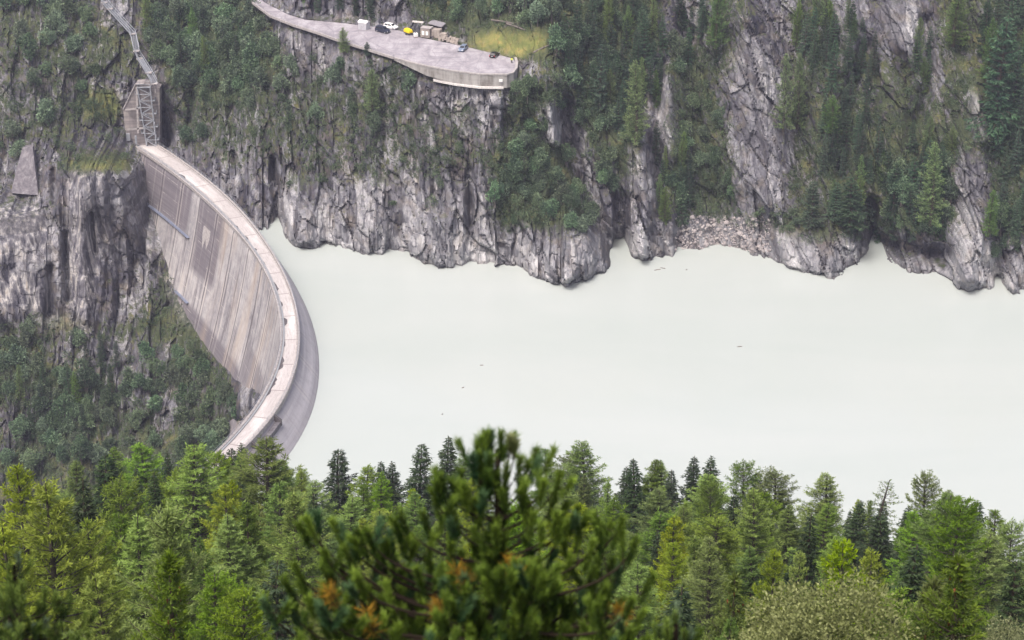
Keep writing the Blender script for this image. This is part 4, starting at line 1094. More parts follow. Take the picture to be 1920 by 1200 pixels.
def build_person():
    p = at_z(959.5, 118.5, ZL)
    root = empty('person', tuple(p), 2.6)
    tag(root, 'person in a yellow hi-vis jacket and dark trousers standing at the terrace corner', 'person')
    def skinned(name, V, E, R, mats, parent, rootv=0, sub=1):
        me = bpy.data.meshes.new(name); me.from_pydata(V, E, []); me.update()
        o = obj(name, me, parent)
        o.modifiers.new("skin", 'SKIN')
        for i, r in enumerate(R): me.skin_vertices[0].data[i].radius = (r, r)
        me.skin_vertices[0].data[rootv].use_root = True
        s = o.modifiers.new("sub", 'SUBSURF'); s.levels = sub; s.render_levels = sub
        for m_ in mats: me.materials.append(m_)
        return o
    V = [(0, 0, 0.95), (0, 0, 1.15), (0, 0, 1.38), (0, 0, 1.5), (0, 0.01, 1.62), (0, 0.0, 1.72)]; R = [0.15, 0.14, 0.16, 0.06, 0.095, 0.075]
    E = [(0, 1), (1, 2), (2, 3), (3, 4), (4, 5)]
    for s in (-1, 1):
        b = len(V)
        V += [(s * 0.1, 0, 0.86), (s * 0.12, 0.02, 0.48), (s * 0.13, -0.01, 0.09), (s * 0.14, 0.17, 0.04)]; R += [0.095, 0.065, 0.045, 0.04]
        E += [(0, b), (b, b + 1), (b + 1, b + 2), (b + 2, b + 3)]
        b = len(V)
        V += [(s * 0.19, 0, 1.41), (s * 0.26, -0.02, 1.13), (s * 0.25, 0.10, 0.88), (s * 0.25, 0.13, 0.80)]; R += [0.065, 0.048, 0.033, 0.03]
        E += [(2, b), (b, b + 1), (b + 1, b + 2), (b + 2, b + 3)]
        for k in range(4):
            f = len(V); dx = (k - 1.5) * 0.02
            V += [(s * 0.25 + dx, 0.15, 0.75), (s * 0.25 + dx * 1.1, 0.165, 0.705 - 0.008 * (1.5 - abs(k - 1.5)))]; R += [0.009, 0.008]
            E += [(b + 3, f), (f, f + 1)]
        f = len(V)
        V += [(s * 0.22, 0.17, 0.78), (s * 0.215, 0.2, 0.745)]; R += [0.011, 0.009]; E += [(b + 3, f), (f, f + 1)]
    skinned('body', V, E, R, [M['skin']], root)
    Vj = [(0, 0, 0.9), (0, 0, 1.12), (0, 0, 1.38), (0, 0, 1.46)]; Rj = [0.185, 0.17, 0.19, 0.09]; Ej = [(0, 1), (1, 2), (2, 3)]
    for s in (-1, 1):
        b = len(Vj); Vj += [(s * 0.2, 0, 1.41), (s * 0.265, -0.02, 1.13), (s * 0.255, 0.09, 0.9)]; Rj += [0.09, 0.07, 0.05]; Ej += [(2, b), (b, b + 1), (b + 1, b + 2)]
    skinned('jacket', Vj, Ej, Rj, [M['hi_vis']], root)
    Vt = [(0, 0, 0.93)]; Rt = [0.165]; Et = []
    for s in (-1, 1):
        b = len(Vt); Vt += [(s * 0.1, 0, 0.84), (s * 0.12, 0.02, 0.48), (s * 0.13, -0.01, 0.1)]; Rt += [0.115, 0.085, 0.07]; Et += [(0, b), (b, b + 1), (b + 1, b + 2)]
    skinned('trousers', Vt, Et, Rt, [M['trouser_cloth']], root)
    mb = MB(); an = [i * math.pi / 6 for i in range(12)]
    for z0, z1, r0, r1 in ((1.66, 1.74, 0.112, 0.10), (1.74, 1.80, 0.10, 0.05)):
        mb.prism([(r0 * math.cos(k), -0.015 + r0 * math.sin(k), z0) for k in an], [(r1 * math.cos(k), -0.015 + r1 * math.sin(k), z1) for k in an])
    mb.build('hair', [M['hair']], root, smooth=True)
    mb = MB()
    for s in (-1, 1):
        mb.box((s * 0.035, 0.098, 1.64), (0.022, 0.012, 0.012)); mb.box((s * 0.1, 0.0, 1.62), (0.02, 0.03, 0.05))
    mb.box((0, 0.112, 1.605), (0.022, 0.03, 0.04)); mb.box((0, 0.098, 1.565), (0.045, 0.012, 0.012))
    mb.build('face', [M['skin']], root, bevel=0.004)
build_person()

# ------------------------------------------------------------------ stairs, steel tower and concrete walls at the far end of the dam
def build_abutment_things():
    poly = [(231, 205), (254, 158), (270, 157), (299, 166), (300, 272), (262, 277), (240, 268), (234, 240)]
    Y0 = 627.0
    front = [Vector(at_y(u, v, Y0 + (0.055 * (u - 262) if u > 262 else 0.03 * (262 - u)))) for u, v in poly]
    c = sum(front, Vector()) / len(front)
    root = empty('wing_wall', (c.x, c.y, float(front[5].z))); tag(root, 'tall weathered concrete wing wall behind the steel stair tower', 'wall')
    L = root.location
    mb = MB(); mb.prism([p - L for p in front], [p - L + Vector((0, 4.5, 0)) for p in front]); mb.build('wall', [M['board']], root)
    mb = MB()
    for a, b in ((0, 1), (1, 2)): mb.bar(front[a] - L + Vector((0, -0.05, 0.1)), front[b] - L + Vector((0, -0.05, 0.1)), 0.5, 0.3)
    mb.build('coping', [M['parapet_concrete']], root)
    mb = MB()
    for u0, v0, u1, v1 in ((256, 163, 259, 250), (235, 206, 262, 203), (237, 243, 272, 240)):
        p, q = Vector(at_y(u0, v0, Y0 - 0.02)), Vector(at_y(u1, v1, Y0 - 0.02)); mb.bar(p - L, q - L, 0.55, 0.14, up=(0, 1, 0))
    mb.build('lime_streak', [M['parapet_concrete']], root)
    for u, v, w, h in ((240.5, 257, 1.2, 2.4), (255, 262, 0.6, 2.6)):
        p = Vector(at_y(u, v, Y0 - 0.4)) - L; mb = MB(); mb.box(p, (w, 0.7, h)); mb.build('switch_cabinet', [M['galvanised_steel']], root, bevel=0.05)
    # old concrete slab on the rock face and the smooth buttress in the forest gully
    for nm, poly, lab, dep, mt in (('concrete_slab', [(42, 276), (61, 276), (70, 350), (71, 366), (20, 362), (24, 345)], 'dark sloping concrete slab on the cliff beyond the dam', 2.0, 'slab'),):
        ys = [float(ground_at(u, v)[1]) for u, v in poly]
        ymin = min(ys)
        f = [Vector(at_y(u, v, 0.7 * y + 0.3 * ymin - (0.9 if dep < 3 else 0.6))) for (u, v), y in zip(poly, ys)]
        c = sum(f, Vector()) / len(f)
        mb = MB(); mb.prism([p - c for p in f], [p - c + Vector((0, dep, 0)) for p in f])
        tag(mb.build(nm, [M[mt]], None, loc=c), lab, 'concrete')
    # covered stairway climbing from the tower
    pts = [(190, -14), (196, 4), (206, 16), (249, 63), (256, 95), (262, 109), (279, 136), (290, 154)]
    Q = []
    for u, v in pts:
        y = float(min(ground_at(u + a, v + b)[1] for a in (-7, 0, 7) for b in (-4, 2, 8, 14))) - 1.8
        Q.append(Vector(at_y(u, v, y)))
    Q[-1] = Vector(at_y(290, 156, 624.0)); Q[-2] = Vector(at_y(279, 136, 627.5))
    root = empty('hillside_stairway', tuple(Q[-1])); tag(root, 'grey steel stairway climbing the wooded slope from the tower', 'stairway'); L = root.location
    st, tr, rl, pl = MB(), MB(), MB(), MB()
    for a, b in zip(Q[:-1], Q[1:]):
        a, b = a - L, b - L
        d = (b - a).normalized(); s = d.cross(Vector((0, 0, 1))).normalized() * 0.85
        for k in (-1, 1):
            st.bar(a + s * k, b + s * k, 0.12, 0.4)
            rl.bar(a + s * k * 1.05 + Vector((0, 0, 1.1)), b + s * k * 1.05 + Vector((0, 0, 1.1)), 0.14, 0.14)
            n = max(1, int((b - a).length / 1.8))
            for i in range(n + 1):
                q = a.lerp(b, i / n) + s * k * 1.05; rl.bar(q, q + Vector((0, 0, 1.1)), 0.08)
        n = int((b - a).length / 0.45)
        for i in range(n):
            q = a.lerp(b, (i + 0.5) / n); tr.bar(q - s * 0.92, q + s * 0.92, 0.34, 0.06)
        pl.box(b, (1.9, 1.9, 0.2)); pl.bar(b - Vector((0, 0, 3.2)), b, 0.25)
    st.build('stringer', [M['galvanised_steel']], root); tr.build('treads', [M['galvanised_steel']], root)
    rl.build('handrail', [M['galvanised_steel']], root); pl.build('landing', [M['parapet_concrete']], root)
    # lattice tower on the crest
    b0 = Vector(at_z(285.5, 271.5, ZC))
    Ht = float(at_y(285, 162, b0.y)[2]) - ZC
    root = empty('stair_tower', tuple(b0)); tag(root, 'tall steel lattice stair tower at the far end of the dam crest', 'tower')
    def corner(f, i):
        hw = 1.55 + 0.45 * f
        sx, sy = ((-1, -1), (1, -1), (1, 1), (-1, 1))[i % 4]
        return Vector((sx * hw - 1.05 * f, sy * 1.4, f * Ht))
    for i in range(4):
        mb = MB(); mb.bar(corner(0, i), corner(1, i), 0.30); mb.build('leg', [M['galvanised_steel']], root)
    br, fl, pf = MB(), MB(), MB()
    nb = 9
    for k in range(nb + 1):
        f = k / nb
        for i in range(4):
            br.bar(corner(f, i), corner(f, i + 1), 0.2)
            if k < nb:
                a, b = (i, i + 1) if k % 2 else (i + 1, i)
                br.bar(corner(f, a), corner(f + 1 / nb, b), 0.2)
        if k < nb:
            a = (corner(f, 0) + corner(f, 3)) / 2 if k % 2 else (corner(f, 1) + corner(f, 2)) / 2
            b = (corner(f + 1 / nb, 1) + corner(f + 1 / nb, 2)) / 2 if k % 2 else (corner(f + 1 / nb, 0) + corner(f + 1 / nb, 3)) / 2
            fl.bar(a, b, 1.0, 0.12)
    for k, s in ((2, -1), (1, 1), (4, -1), (3, 1), (6, -1), (5, 1), (8, -1), (7, 1)):
        c = (corner(k / nb, 0 if s < 0 else 1) + corner(k / nb, 3 if s < 0 else 2)) / 2
        pf.box(c + Vector((s * 0.5, -0.2, 0.0)), (1.2, 2.6, 0.15))
        pf.bar(c + Vector((s * 1.05, -1.4, 0.9)), c + Vector((s * 1.05, 1.0, 0.9)), 0.09)
        for q in (-1.4, -0.2, 1.0): pf.bar(c + Vector((s * 1.05, q, 0)), c + Vector((s * 1.05, q, 0.9)), 0.08)
        pf.box(c + Vector((s * 1.06, -0.2, 0.45)), (0.04, 2.4, 0.5))
    br.build('bracing', [M['galvanised_steel']], root); fl.build('stair_flight', [M['galvanised_steel']], root); pf.build('landing', [M['galvanised_steel']], root)
    mb = MB(); c = sum((corner(1, i) for i in range(4)), Vector()) / 4
    mb.box(c + Vector((0, 0, 0.1)), (4.4, 3.2, 0.2))
    for i in range(4):
        q = corner(1, i); mb.bar(q, q + Vector((0, 0, 1.1)), 0.1); mb.bar(q + Vector((0, 0, 1.1)), corner(1, i + 1) + Vector((0, 0, 1.1)), 0.1)
    mb.build('top_platform', [M['galvanised_steel']], root)
build_abutment_things()

# ------------------------------------------------------------------ plants
def diamonds(C, D, L, W, g):
    """leaf-shaped quads: base point C, unit direction D, length L, width W"""
    C = np.asarray(C, float); n = len(C)
    R = g.normal(size=(n, 3)); S = np.cross(D, R); S /= np.linalg.norm(S, axis=1)[:, None] + 1e-9
    L = np.broadcast_to(np.asarray(L, float), (n,))[:, None]; W = np.broadcast_to(np.asarray(W, float), (n,))[:, None]
    m = C + D * L * 0.45
    V = np.stack([C, m + S * W / 2, C + D * L, m - S * W / 2], 1).reshape(-1, 3)
    return V
def unit(a): return a / (np.linalg.norm(a, axis=-1, keepdims=True) + 1e-9)
def leaf_mesh(name, V, tone, mat):
    n = len(V) // 4
    return new_mesh(name, V, np.arange(n * 4).reshape(n, 4), mat, attrs={'tone': ('FACE', np.clip(tone, 0, 1))})
def tubes_mesh(name, tubes_, mat):
    Vs, Fs, b = [], [], 0
    for V, F in tubes_:
        Vs.append(V); Fs.append(F + b); b += len(V)
    return new_mesh(name, np.concatenate(Vs), np.concatenate(Fs), mat, smooth=True)
def joined_mesh(name, wood, leaves, tone, mats):
    """one mesh of wood quads (slot 0) and leaf quads (slot 1)"""
    Vs, Fs, b = [], [], 0
    for V, F in wood:
        Vs.append(V); Fs.append(F + b); b += len(V)
    nf = sum(len(f) for f in Fs); n = len(leaves) // 4
    Vs.append(leaves); Fs.append(np.arange(n * 4).reshape(n, 4) + b)
    return new_mesh(name, np.concatenate(Vs), np.concatenate(Fs), mats, fm=np.r_[np.zeros(nf), np.ones(n)].astype(int), attrs={'tone': ('FACE', np.r_[np.zeros(nf), np.clip(tone, 0, 1)])})

def conifer(seed, h, rad, kind, dens=1.0, base=0.10, ls=1.0, pw=None):
    g = np.random.default_rng(seed)
    lean = g.normal(size=2) * 0.012 * h
    def axis(z):
        t = z / h
        return np.stack([lean[0] * t ** 2 + 0.15 * np.sin(t * 4 + seed), lean[1] * t ** 2, z], -1)
    wood = [tube(axis(np.linspace(0, h, 9)), np.linspace(h * 0.015 + 0.07, 0.03, 9), 7)]
    C, D, Ls, Ws, T = [], [], [], [], []
    nb = int({'larch': 9.5, 'spruce': 12, 'sparse': 4.2, 'young': 13}[kind] * h)
    zb = base * h
    side_bias = g.uniform(0, 6.28)
    clump = g.uniform(0.55, 1.2, 14)
    for k in range(nb):
        f = (k + g.uniform(0, 1)) / nb
        z = zb + (h * 0.985 - zb) * f ** 0.92
        if kind in ('spruce', 'larch'): z = min(h * 0.985, (math.floor(z / 0.75) + 0.5) * 0.75 + g.normal() * 0.11)
        t = min(1.0, max(0.0, (z - zb) / (h - zb)))
        az = k * 2.39996 + g.uniform(-0.5, 0.5)
        prof = (1 - t) ** (pw or {'larch': 0.70, 'sparse': 0.6, 'young': 0.78, 'spruce': 0.85}[kind]) * (0.78 + 0.22 * min(1, t / 0.2))
        prof = 0.03 + 0.97 * prof
        L = rad * prof * g.uniform(0.55, 1.12) * clump[int(t * 13.99)] * (1 + 0.15 * math.cos(az - side_bias))
        if kind in ('larch', 'sparse'): e, dr, upt = math.radians(-4 + 42 * t), 0.42 * (1 - t), 0.38
        elif kind == 'young': e, dr, upt = math.radians(5 + 50 * t), 0.25 * (1 - t), 0.25
        else: e, dr, upt = math.radians(-14 + 52 * t), 0.38 * (1 - t), 0.30
        s = np.linspace(0, 1, 6)
        r = L * s
        dz = L * (math.tan(e) * s - dr * s ** 2 + upt * s ** 3 * 0.8)
        bend = g.normal() * 0.12
        ax = axis(np.array([z]))[0]; btone = g.normal() * 0.13
        out = np.array([math.cos(az), math.sin(az), 0]); lat = np.array([-out[1], out[0], 0])
        pts = ax + out * r[:, None] + lat * (bend * L * s ** 2)[:, None] + np.array([0, 0, 1]) * dz[:, None]
        if L > 0.6: wood.append(tube(pts[[0, 2, 4, 5]], [0.018 + 0.014 * L, 0.014 + 0.010 * L, 0.012, 0.006], 3))
        K = {'larch': 28, 'sparse': 12, 'spruce': 28, 'young': 26}[kind] * dens
        n = max(4, int(L * K))
        ss = g.uniform({'larch': 0.26, 'sparse': 0.3}.get(kind, 0.12), 1.0, n) ** 0.85
        base_p = np.stack([np.interp(ss, s, pts[:, c]) for c in range(3)], 1)
        wid = (0.25 if kind != 'spruce' else 0.22) * L * (1.05 - ss) * np.clip(ss * 3, 0, 1) + 0.06
        lo = g.uniform(-1, 1, n) * wid
        p = base_p + lat * lo[:, None] + out * (np.abs(lo) * 0.25)[:, None]
        drop = np.abs(lo) * g.uniform(-0.05, 0.28, n) + (0.12 * g.uniform(0, 1, n) if kind in ('larch', 'sparse') else 0.10 * g.uniform(0, 1, n))
        p[:, 2] -= drop
        if kind == 'spruce':
            d = unit(out * 0.75 + lat * (np.sign(lo) * 0.6)[:, None] + np.array([0, 0, -0.38]) + g.normal(size=(n, 3)) * 0.28)
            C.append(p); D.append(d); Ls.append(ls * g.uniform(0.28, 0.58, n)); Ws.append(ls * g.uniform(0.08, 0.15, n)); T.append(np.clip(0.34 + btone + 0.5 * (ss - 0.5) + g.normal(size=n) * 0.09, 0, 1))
        else:
            for q in range(2):
                d = unit(out * 0.45 + lat * (np.sign(lo) * 0.45)[:, None] + np.array([0, 0, 0.30]) + g.normal(size=(n, 3)) * 0.42)
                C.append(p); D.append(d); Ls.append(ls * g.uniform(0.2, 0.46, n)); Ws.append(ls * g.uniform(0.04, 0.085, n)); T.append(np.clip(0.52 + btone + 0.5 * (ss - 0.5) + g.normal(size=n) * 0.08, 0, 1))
    # leading shoot
    n = int(26 * dens)
    p = axis(g.uniform(0.93, 1.0, n) * h); d = unit(g.normal(size=(n, 3)) * 0.6 + np.array([0, 0, 0.8]))
    C.append(p); D.append(d); Ls.append(g.uniform(0.2, 0.45, n)); Ws.append(np.full(n, 0.09)); T.append(g.uniform(0.4, 0.9, n))
    V = diamonds(np.concatenate(C), np.concatenate(D), np.concatenate(Ls), np.concatenate(Ws), g)
    return wood, V, np.concatenate(T)

def broadleaf(seed, r, h, nleaf, leaf, nlobe=9, stems=3):
    """r: crown radius, h: total height"""
    g = np.random.default_rng(seed)
    wood, C, D, T = [], [], [], []
    lob = []
    for k in range(nlobe):
        a = k * 2.4 + g.uniform(-0.4, 0.4); q = g.uniform(0.15, 0.72) if k else 0.0
        zz = h * (0.30 + 0.52 * g.uniform(0, 1) * (1 - 0.5 * q)) if k else h * 0.74
        lob.append((np.array([math.cos(a) * q * r, math.sin(a) * q * r, zz]), r * g.uniform(0.30, 0.50)))
    for k in range(stems):
        top = lob[k % nlobe][0]
        wood.append(tube([np.array([0.1 * k - 0.1, 0, -0.4]), top * np.array([0.4, 0.4, 0.5]), top], [0.035 * h * 0.35 + 0.03, 0.02 * h * 0.4 + 0.02, 0.02], 5))
    per = nleaf // nlobe
    for c, rr in lob:
        d = unit(g.normal(size=(per, 3)) + np.array([0, 0, 0.25]))
        rad = rr * g.uniform(0.45, 1.12, per) ** 0.7
        lump = 1 + 0.22 * np.sin(d[:, 0] * 5 + c[0] * 9) * np.cos(d[:, 2] * 6 + c[1] * 7)
        p = c + d * (rad * lump)[:, None] * np.array([1, 1, 1.12])
        C.append(p); D.append(unit(d + g.normal(size=(per, 3)) * 0.8)); T.append(np.clip(0.45 + g.normal() * 0.16 + g.normal(size=per) * 0.22, 0, 1))
    C = np.concatenate(C); D = np.concatenate(D)
    V = diamonds(C, D, g.uniform(0.7, 1.3, len(C)) * leaf, g.uniform(0.45, 0.75, len(C)) * leaf, g)
    return wood, V, np.concatenate(T)

ORD = "first second third fourth fifth sixth seventh eighth ninth tenth eleventh twelfth thirteenth fourteenth fifteenth sixteenth seventeenth eighteenth nineteenth twentieth".split()
def ordinal(k):
    tens = "twenty thirty forty fifty sixty seventy".split()
    if k < 20: return ORD[k]
    k += 1
    t, o = divmod(k, 10)
    return (tens[t - 2] + "-" + ORD[o - 1]) if o else tens[t - 2][:-1] + "ieth"

# ---- far conifers and shrubs: single small meshes, copied
FAR_CON, FAR_SHRUB = {}, []
for i in range(4):
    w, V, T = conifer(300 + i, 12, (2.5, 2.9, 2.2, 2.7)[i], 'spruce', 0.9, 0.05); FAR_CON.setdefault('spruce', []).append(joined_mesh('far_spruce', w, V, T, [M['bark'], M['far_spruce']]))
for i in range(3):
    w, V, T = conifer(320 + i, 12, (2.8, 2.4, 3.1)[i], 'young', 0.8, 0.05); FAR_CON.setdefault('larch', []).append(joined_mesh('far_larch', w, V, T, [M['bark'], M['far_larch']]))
for i in range(9):
    hh = (4.6, 3.6, 5.6, 4.2, 6.4, 3.2, 5.0, 4.4, 3.9)[i]
    w, V, T = broadleaf(350 + i, 2.0, hh, 1500, 0.34, 8 + i % 4); FAR_SHRUB.append((joined_mesh('far_shrub', w, V, T, [M['grey_bark'], M['shrub']]), 2.0, hh))

def sample_poly(poly, n, g, mind):
    P = np.array(poly, float); lo, hi = P.min(0), P.max(0)
    out = []
    for _ in range(n * 60):
        if len(out) >= n: break
        u, v = g.uniform(lo[0], hi[0]), g.uniform(lo[1], hi[1])
        if not inside(poly, np.array([u]), np.array([v]))[0]: continue
        if all((u - a) ** 2 + ((v - b) * 1.2) ** 2 > mind * mind for a, b in out): out.append((u, v))
    return out

far_items = []       # (kind, u, v_base, width px, region)
S_REG = [("above the dam crest", "stairs", [(215, 15), (300, -10), (470, -10), (535, 105), (470, 190), (380, 155), (305, 140), (262, 90)], 66, (26, 46), 16, False),
         ("on the cliff under the road", "dam", [(310, 160), (540, 115), (690, 115), (770, 150), (790, 210), (640, 280), (480, 260), (330, 265)], 44, (16, 36), 22, False),
         ("on the rock dome above the shore", "dam", [(935, 290), (1000, 255), (1060, 290), (1112, 400), (1095, 428), (1000, 425), (925, 395)], 46, (22, 38), 15, False),
         ("below the terrace wall corner", "terrace", [(965, 165), (1060, 140), (1075, 200), (1010, 250), (940, 210)], 18, (20, 36), 15, False),
         ("in the gorge below the dam", "dam", [(0, 605), (60, 595), (110, 625), (330, 645), (385, 665), (462, 775), (430, 845), (380, 890), (0, 890)], 120, (22, 42), 18, True),
         ("on the cliff beyond the slab", "stairs", [(0, 0), (190, 0), (180, 130), (140, 270), (0, 290)], 26, (18, 44), 26, True),
         ("on the bank behind the terrace", "hut", [(785, 8), (830, -20), (1240, -20), (1210, 60), (1045, 60), (920, 30), (850, 40)], 34, (24, 44), 20, False),
         ("in the wood beside the terrace", "terrace", [(1035, 75), (1150, 60), (1180, 250), (1150, 380), (1090, 270), (1075, 160)], 22, (22, 42), 20, False),
         ("in the green cleft over the scree", "scree", [(1255, 70), (1330, 110), (1385, 385), (1262, 385)], 30, (20, 36), 18, False),
         ("on the scree by the shore", "dome", [(1275, 400), (1420, 395), (1560, 405), (1590, 440), (1480, 440), (1300, 420)], 16, (12, 26), 14, False),
         ("among the firs by the shore", "scree", [(1645, 290), (1800, 290), (1780, 440), (1650, 440)], 18, (22, 40), 18, False),
         ("under the tall firs by the shore", "scree", [(1840, 370), (1925, 380), (1925, 470), (1850, 470)], 9, (24, 44), 18, False),
         ("on the grey cliff over the lake", "dam", [(520, 230), (900, 190), (930, 350), (700, 420), (540, 350)], 24, (12, 26), 26, False),
         ("by the stair tower ledge", "dam", [(100, 200), (225, 180), (240, 300), (110, 305)], 10, (14, 26), 20, True)]
C_REG = [("in the wood beside the terrace", "terrace", [(1045, 70), (1120, 10), (1240, 0), (1255, 180), (1160, 230), (1065, 185)], 44, (24, 40), 15, 'spruce'),
         ("in the cleft by the scree", "terrace", [(1222, 270), (1290, 270), (1292, 385), (1235, 390)], 12, (24, 38), 14, 'spruce'),
         ("high over the grey slabs", "terrace", [(1478, -5), (1560, -5), (1565, 130), (1490, 130)], 13, (26, 40), 15, 'spruce'),
         ("between the grey slabs", "terrace", [(1535, 170), (1600, 180), (1655, 420), (1545, 400)], 20, (24, 42), 17, 'spruce'),
         ("above the dark overhang", "scree", [(1640, 260), (1790, 250), (1772, 425), (1650, 425)], 22, (28, 48), 19, 'spruce'),
         ("on the steep wooded spur", "overhang", [(1838, 20), (1925, 0), (1925, 440), (1868, 430)], 30, (28, 54), 18, 'spruce'),
         ("in the high dark cleft", "slabs", [(1700, 60), (1752, 60), (1752, 180), (1705, 180)], 5, (24, 36), 16, 'spruce'),
         ("in the gorge below the dam", "dam", [(15, 690), (140, 625), (250, 640), (180, 790), (60, 800)], 12, (20, 30), 26, 'spruce'),
         ("by the high pale rock", "terrace", [(1570, 0), (1640, 90), (1625, 200), (1580, 160)], 9, (22, 36), 16, 'spruce'),
         ("at the top of the green cleft", "terrace", [(1255, -10), (1340, 0), (1350, 110), (1262, 90)], 9, (22, 34), 17, 'spruce'),
         ("on the cliff above the road", "hut", [(560, -20), (700, -20), (700, 15), (570, 8)], 7, (18, 26), 18, 'spruce'),
         ("above the dam crest", "stairs", [(240, 30), (440, 20), (480, 120), (330, 120)], 14, (20, 30), 22, 'spruce')]
SALIENT = [('larch', 1190, 268, 62, 150, "tall light green larch standing out against the dark wood beside the terrace"), ('larch', 1466, 245, 44, 140, "light green larch on the ledge over the grey slabs, its twin beside it"),
           ('larch', 1492, 240, 46, 135, "light green larch beside its twin, nearer the dark firs over the slabs"), ('spruce', 1517, 418, 52, 80, "compact dark spruce low by the scree end"), ('spruce', 1590, 424, 66, 95, "broad blue-green spruce low above the shore rocks"),
           ('spruce', 1562, 410, 44, 70, "dark spruce squeezed between two broader low spruces above the shore rocks"), ('spruce', 1862, 245, 84, 200, "very tall dusky spruce on the steep spur above the pale rock"), ('larch', 645, 97, 26, 44, "small grey-green larch at the roadside kerb"),
           ('larch', 700, 205, 44, 75, "yellow-green larch on the cliff under the road kerb"), ('larch', 1785, 85, 62, 110, "light green larch hanging over the high pale rock"), ('larch', 1740, 420, 66, 150, "wide soft green larch above the dark overhang"),
           ('larch', 1557, 250, 36, 70, "small light larch between the grey slabs"), ('larch', 1850, 440, 40, 85, "yellow-green young larch on the shore rocks by the pale pillar"), ('spruce', 1125, 205, 40, 120, "slim dark spruce just above the concrete buttress"),
           ('larch', 1340, 90, 44, 110, "soft green larch at the top of the green cleft"), ('spruce', 690, 100, 20, 22, "little dark spruce on the verge by the kerb")]
def build_far_trees():
    g = np.random.default_rng(5)
    shrubs = []
    for phrase, mark, poly, n, (w0, w1), mind, rev in S_REG:
        for u, v in sample_poly(poly, n, g, mind): shrubs.append([u, v, g.uniform(w0, w1), phrase, mark, rev])
    STAIR = [(190, -14), (206, 16), (249, 63), (256, 95), (262, 109), (290, 154), (290, 270)]
    shrubs = [s for s in shrubs if seg_dist(STAIR, np.array([s[0]]), np.array([s[1] - 4]))[0] > 0.5 * s[2] + 9]
    shrubs.sort(key=lambda s: -s[2])
    own, rest = shrubs[:292], shrubs[292:]
    def rows(items):
        reg = {}
        for s in items: reg.setdefault(s[3], []).append(s)
        for ph, L in reg.items():
            L.sort(key=lambda s: s[1])
            k = max(1, round(len(L) / 9))
            for r in range(k):
                R = L[r * len(L) // k:(r + 1) * len(L) // k]
                R.sort(key=lambda s: s[0], reverse=R[0][5])
                for i, s in enumerate(R): yield s, i, r, k
    def place(name, me, p, sc, label, cat, group, rz):
        o = obj(name, me, None, p); o.scale = sc; o.rotation_euler = (0, 0, rz)
        return tag(o, label, cat, group)
    for s, i, r, k in rows(own):
        u, v, w = s[:3]
        me, r0, h0 = FAR_SHRUB[g.integers(len(FAR_SHRUB))]
        gp = Vector(ground_at(u, v + w * 0.35)); pm = (gp - Vector(cam.location)).length / FPX
        sx = w * pm / (2 * r0) * g.uniform(0.9, 1.15); sz = sx * g.uniform(0.85, 1.25)
        lab = f"grey-green shrub {s[3]}, {ordinal(i)} from the {s[4]}" + (f", {ordinal(r)} row down" if k > 1 else "")
        place('shrub', me, gp + Vector((0, 0.2, -0.4)), (sx, sx, sz), lab, 'shrub', 'shrubs and small trees on the far mountainside', g.uniform(0, 6.28))
    trees = []
    for phrase, mark, poly, n, (w0, w1), mind, kd in C_REG:
        for u, v in [q for q in sample_poly(poly, n, g, mind) if seg_dist(STAIR, np.array([q[0]]), np.array([q[1]]))[0] > 26]: trees.append([u, v, g.uniform(w0, w1), phrase, mark, phrase.startswith("in the gorge"), kd])
    for s, i, r, k in rows(trees):
        u, v, w = s[:3]
        hp = w * g.uniform(1.9, 2.7)
        gp = Vector(ground_at(u, v + hp * 0.45)); pm = (gp - Vector(cam.location)).length / FPX
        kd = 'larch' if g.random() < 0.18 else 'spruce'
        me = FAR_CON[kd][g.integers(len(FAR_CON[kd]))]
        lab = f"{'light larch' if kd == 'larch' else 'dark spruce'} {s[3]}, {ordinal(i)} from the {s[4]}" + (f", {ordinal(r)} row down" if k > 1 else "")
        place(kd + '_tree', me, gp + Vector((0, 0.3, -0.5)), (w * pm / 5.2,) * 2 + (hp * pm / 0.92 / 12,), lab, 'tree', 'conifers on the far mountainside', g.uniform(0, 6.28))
    for kd, u, v, w, hp, lab in SALIENT:
        gp = Vector(ground_at(u, v - 4)) ; pm = (gp - Vector(cam.location)).length / FPX
        me = FAR_CON[kd][g.integers(len(FAR_CON[kd]))]
        place(kd + '_tree', me, gp + Vector((0, -2.6, -0.2)), (w * pm / 4.4,) * 2 + (hp * pm / 0.92 / 12,), lab, 'tree', 'conifers on the far mountainside', g.uniform(0, 6.28))
    # low growth: uncountable, one object
    g2 = np.random.default_rng(8)
    veg = TERRAIN['veg']; us, vs = TERRAIN['U'], TERRAIN['V']
    prob = np.clip(veg - 0.14, 0, 1)
    UU, VV = np.meshgrid(us, vs)
    prob = prob * (VV < 910) * (VV > -40) * (UU > -40) * (UU < 1960) * ~inside(LOT, UU, VV)
    prob = prob * np.clip(0.3 + 1.6 * fbm(UU / 60, VV / 60, 90, 2) + 0.4, 0.04, 2)
    for bad in ([(225, 150), (305, 150), (305, 280), (225, 280)], [(868, 90), (880, 62), (1000, 60), (1032, 68), (1020, 95), (975, 112), (950, 104)], [(36, 270), (66, 270), (76, 368), (16, 368)], [(255, 285), (330, 290), (600, 600), (480, 780), (440, 720), (340, 560), (270, 380)], [(800, 140), (950, 145), (950, 170), (800, 162)], [(1015, 188), (1060, 188), (1055, 265), (1028, 265)]):
        prob = prob * ~inside(bad, UU, VV)
    cs = np.cumsum(prob.ravel()); pick = np.searchsorted(cs, g2.uniform(0, cs[-1], 7000))
    iu, iv = pick % len(us), pick // len(us)
    pu = us[iu] + g2.uniform(-1, 1, len(pick)); pv = vs[iv] + g2.uniform(-1, 1, len(pick))
    Y = TERRAIN['Y'][iv, iu]
    P = at_y(pu, pv, Y)
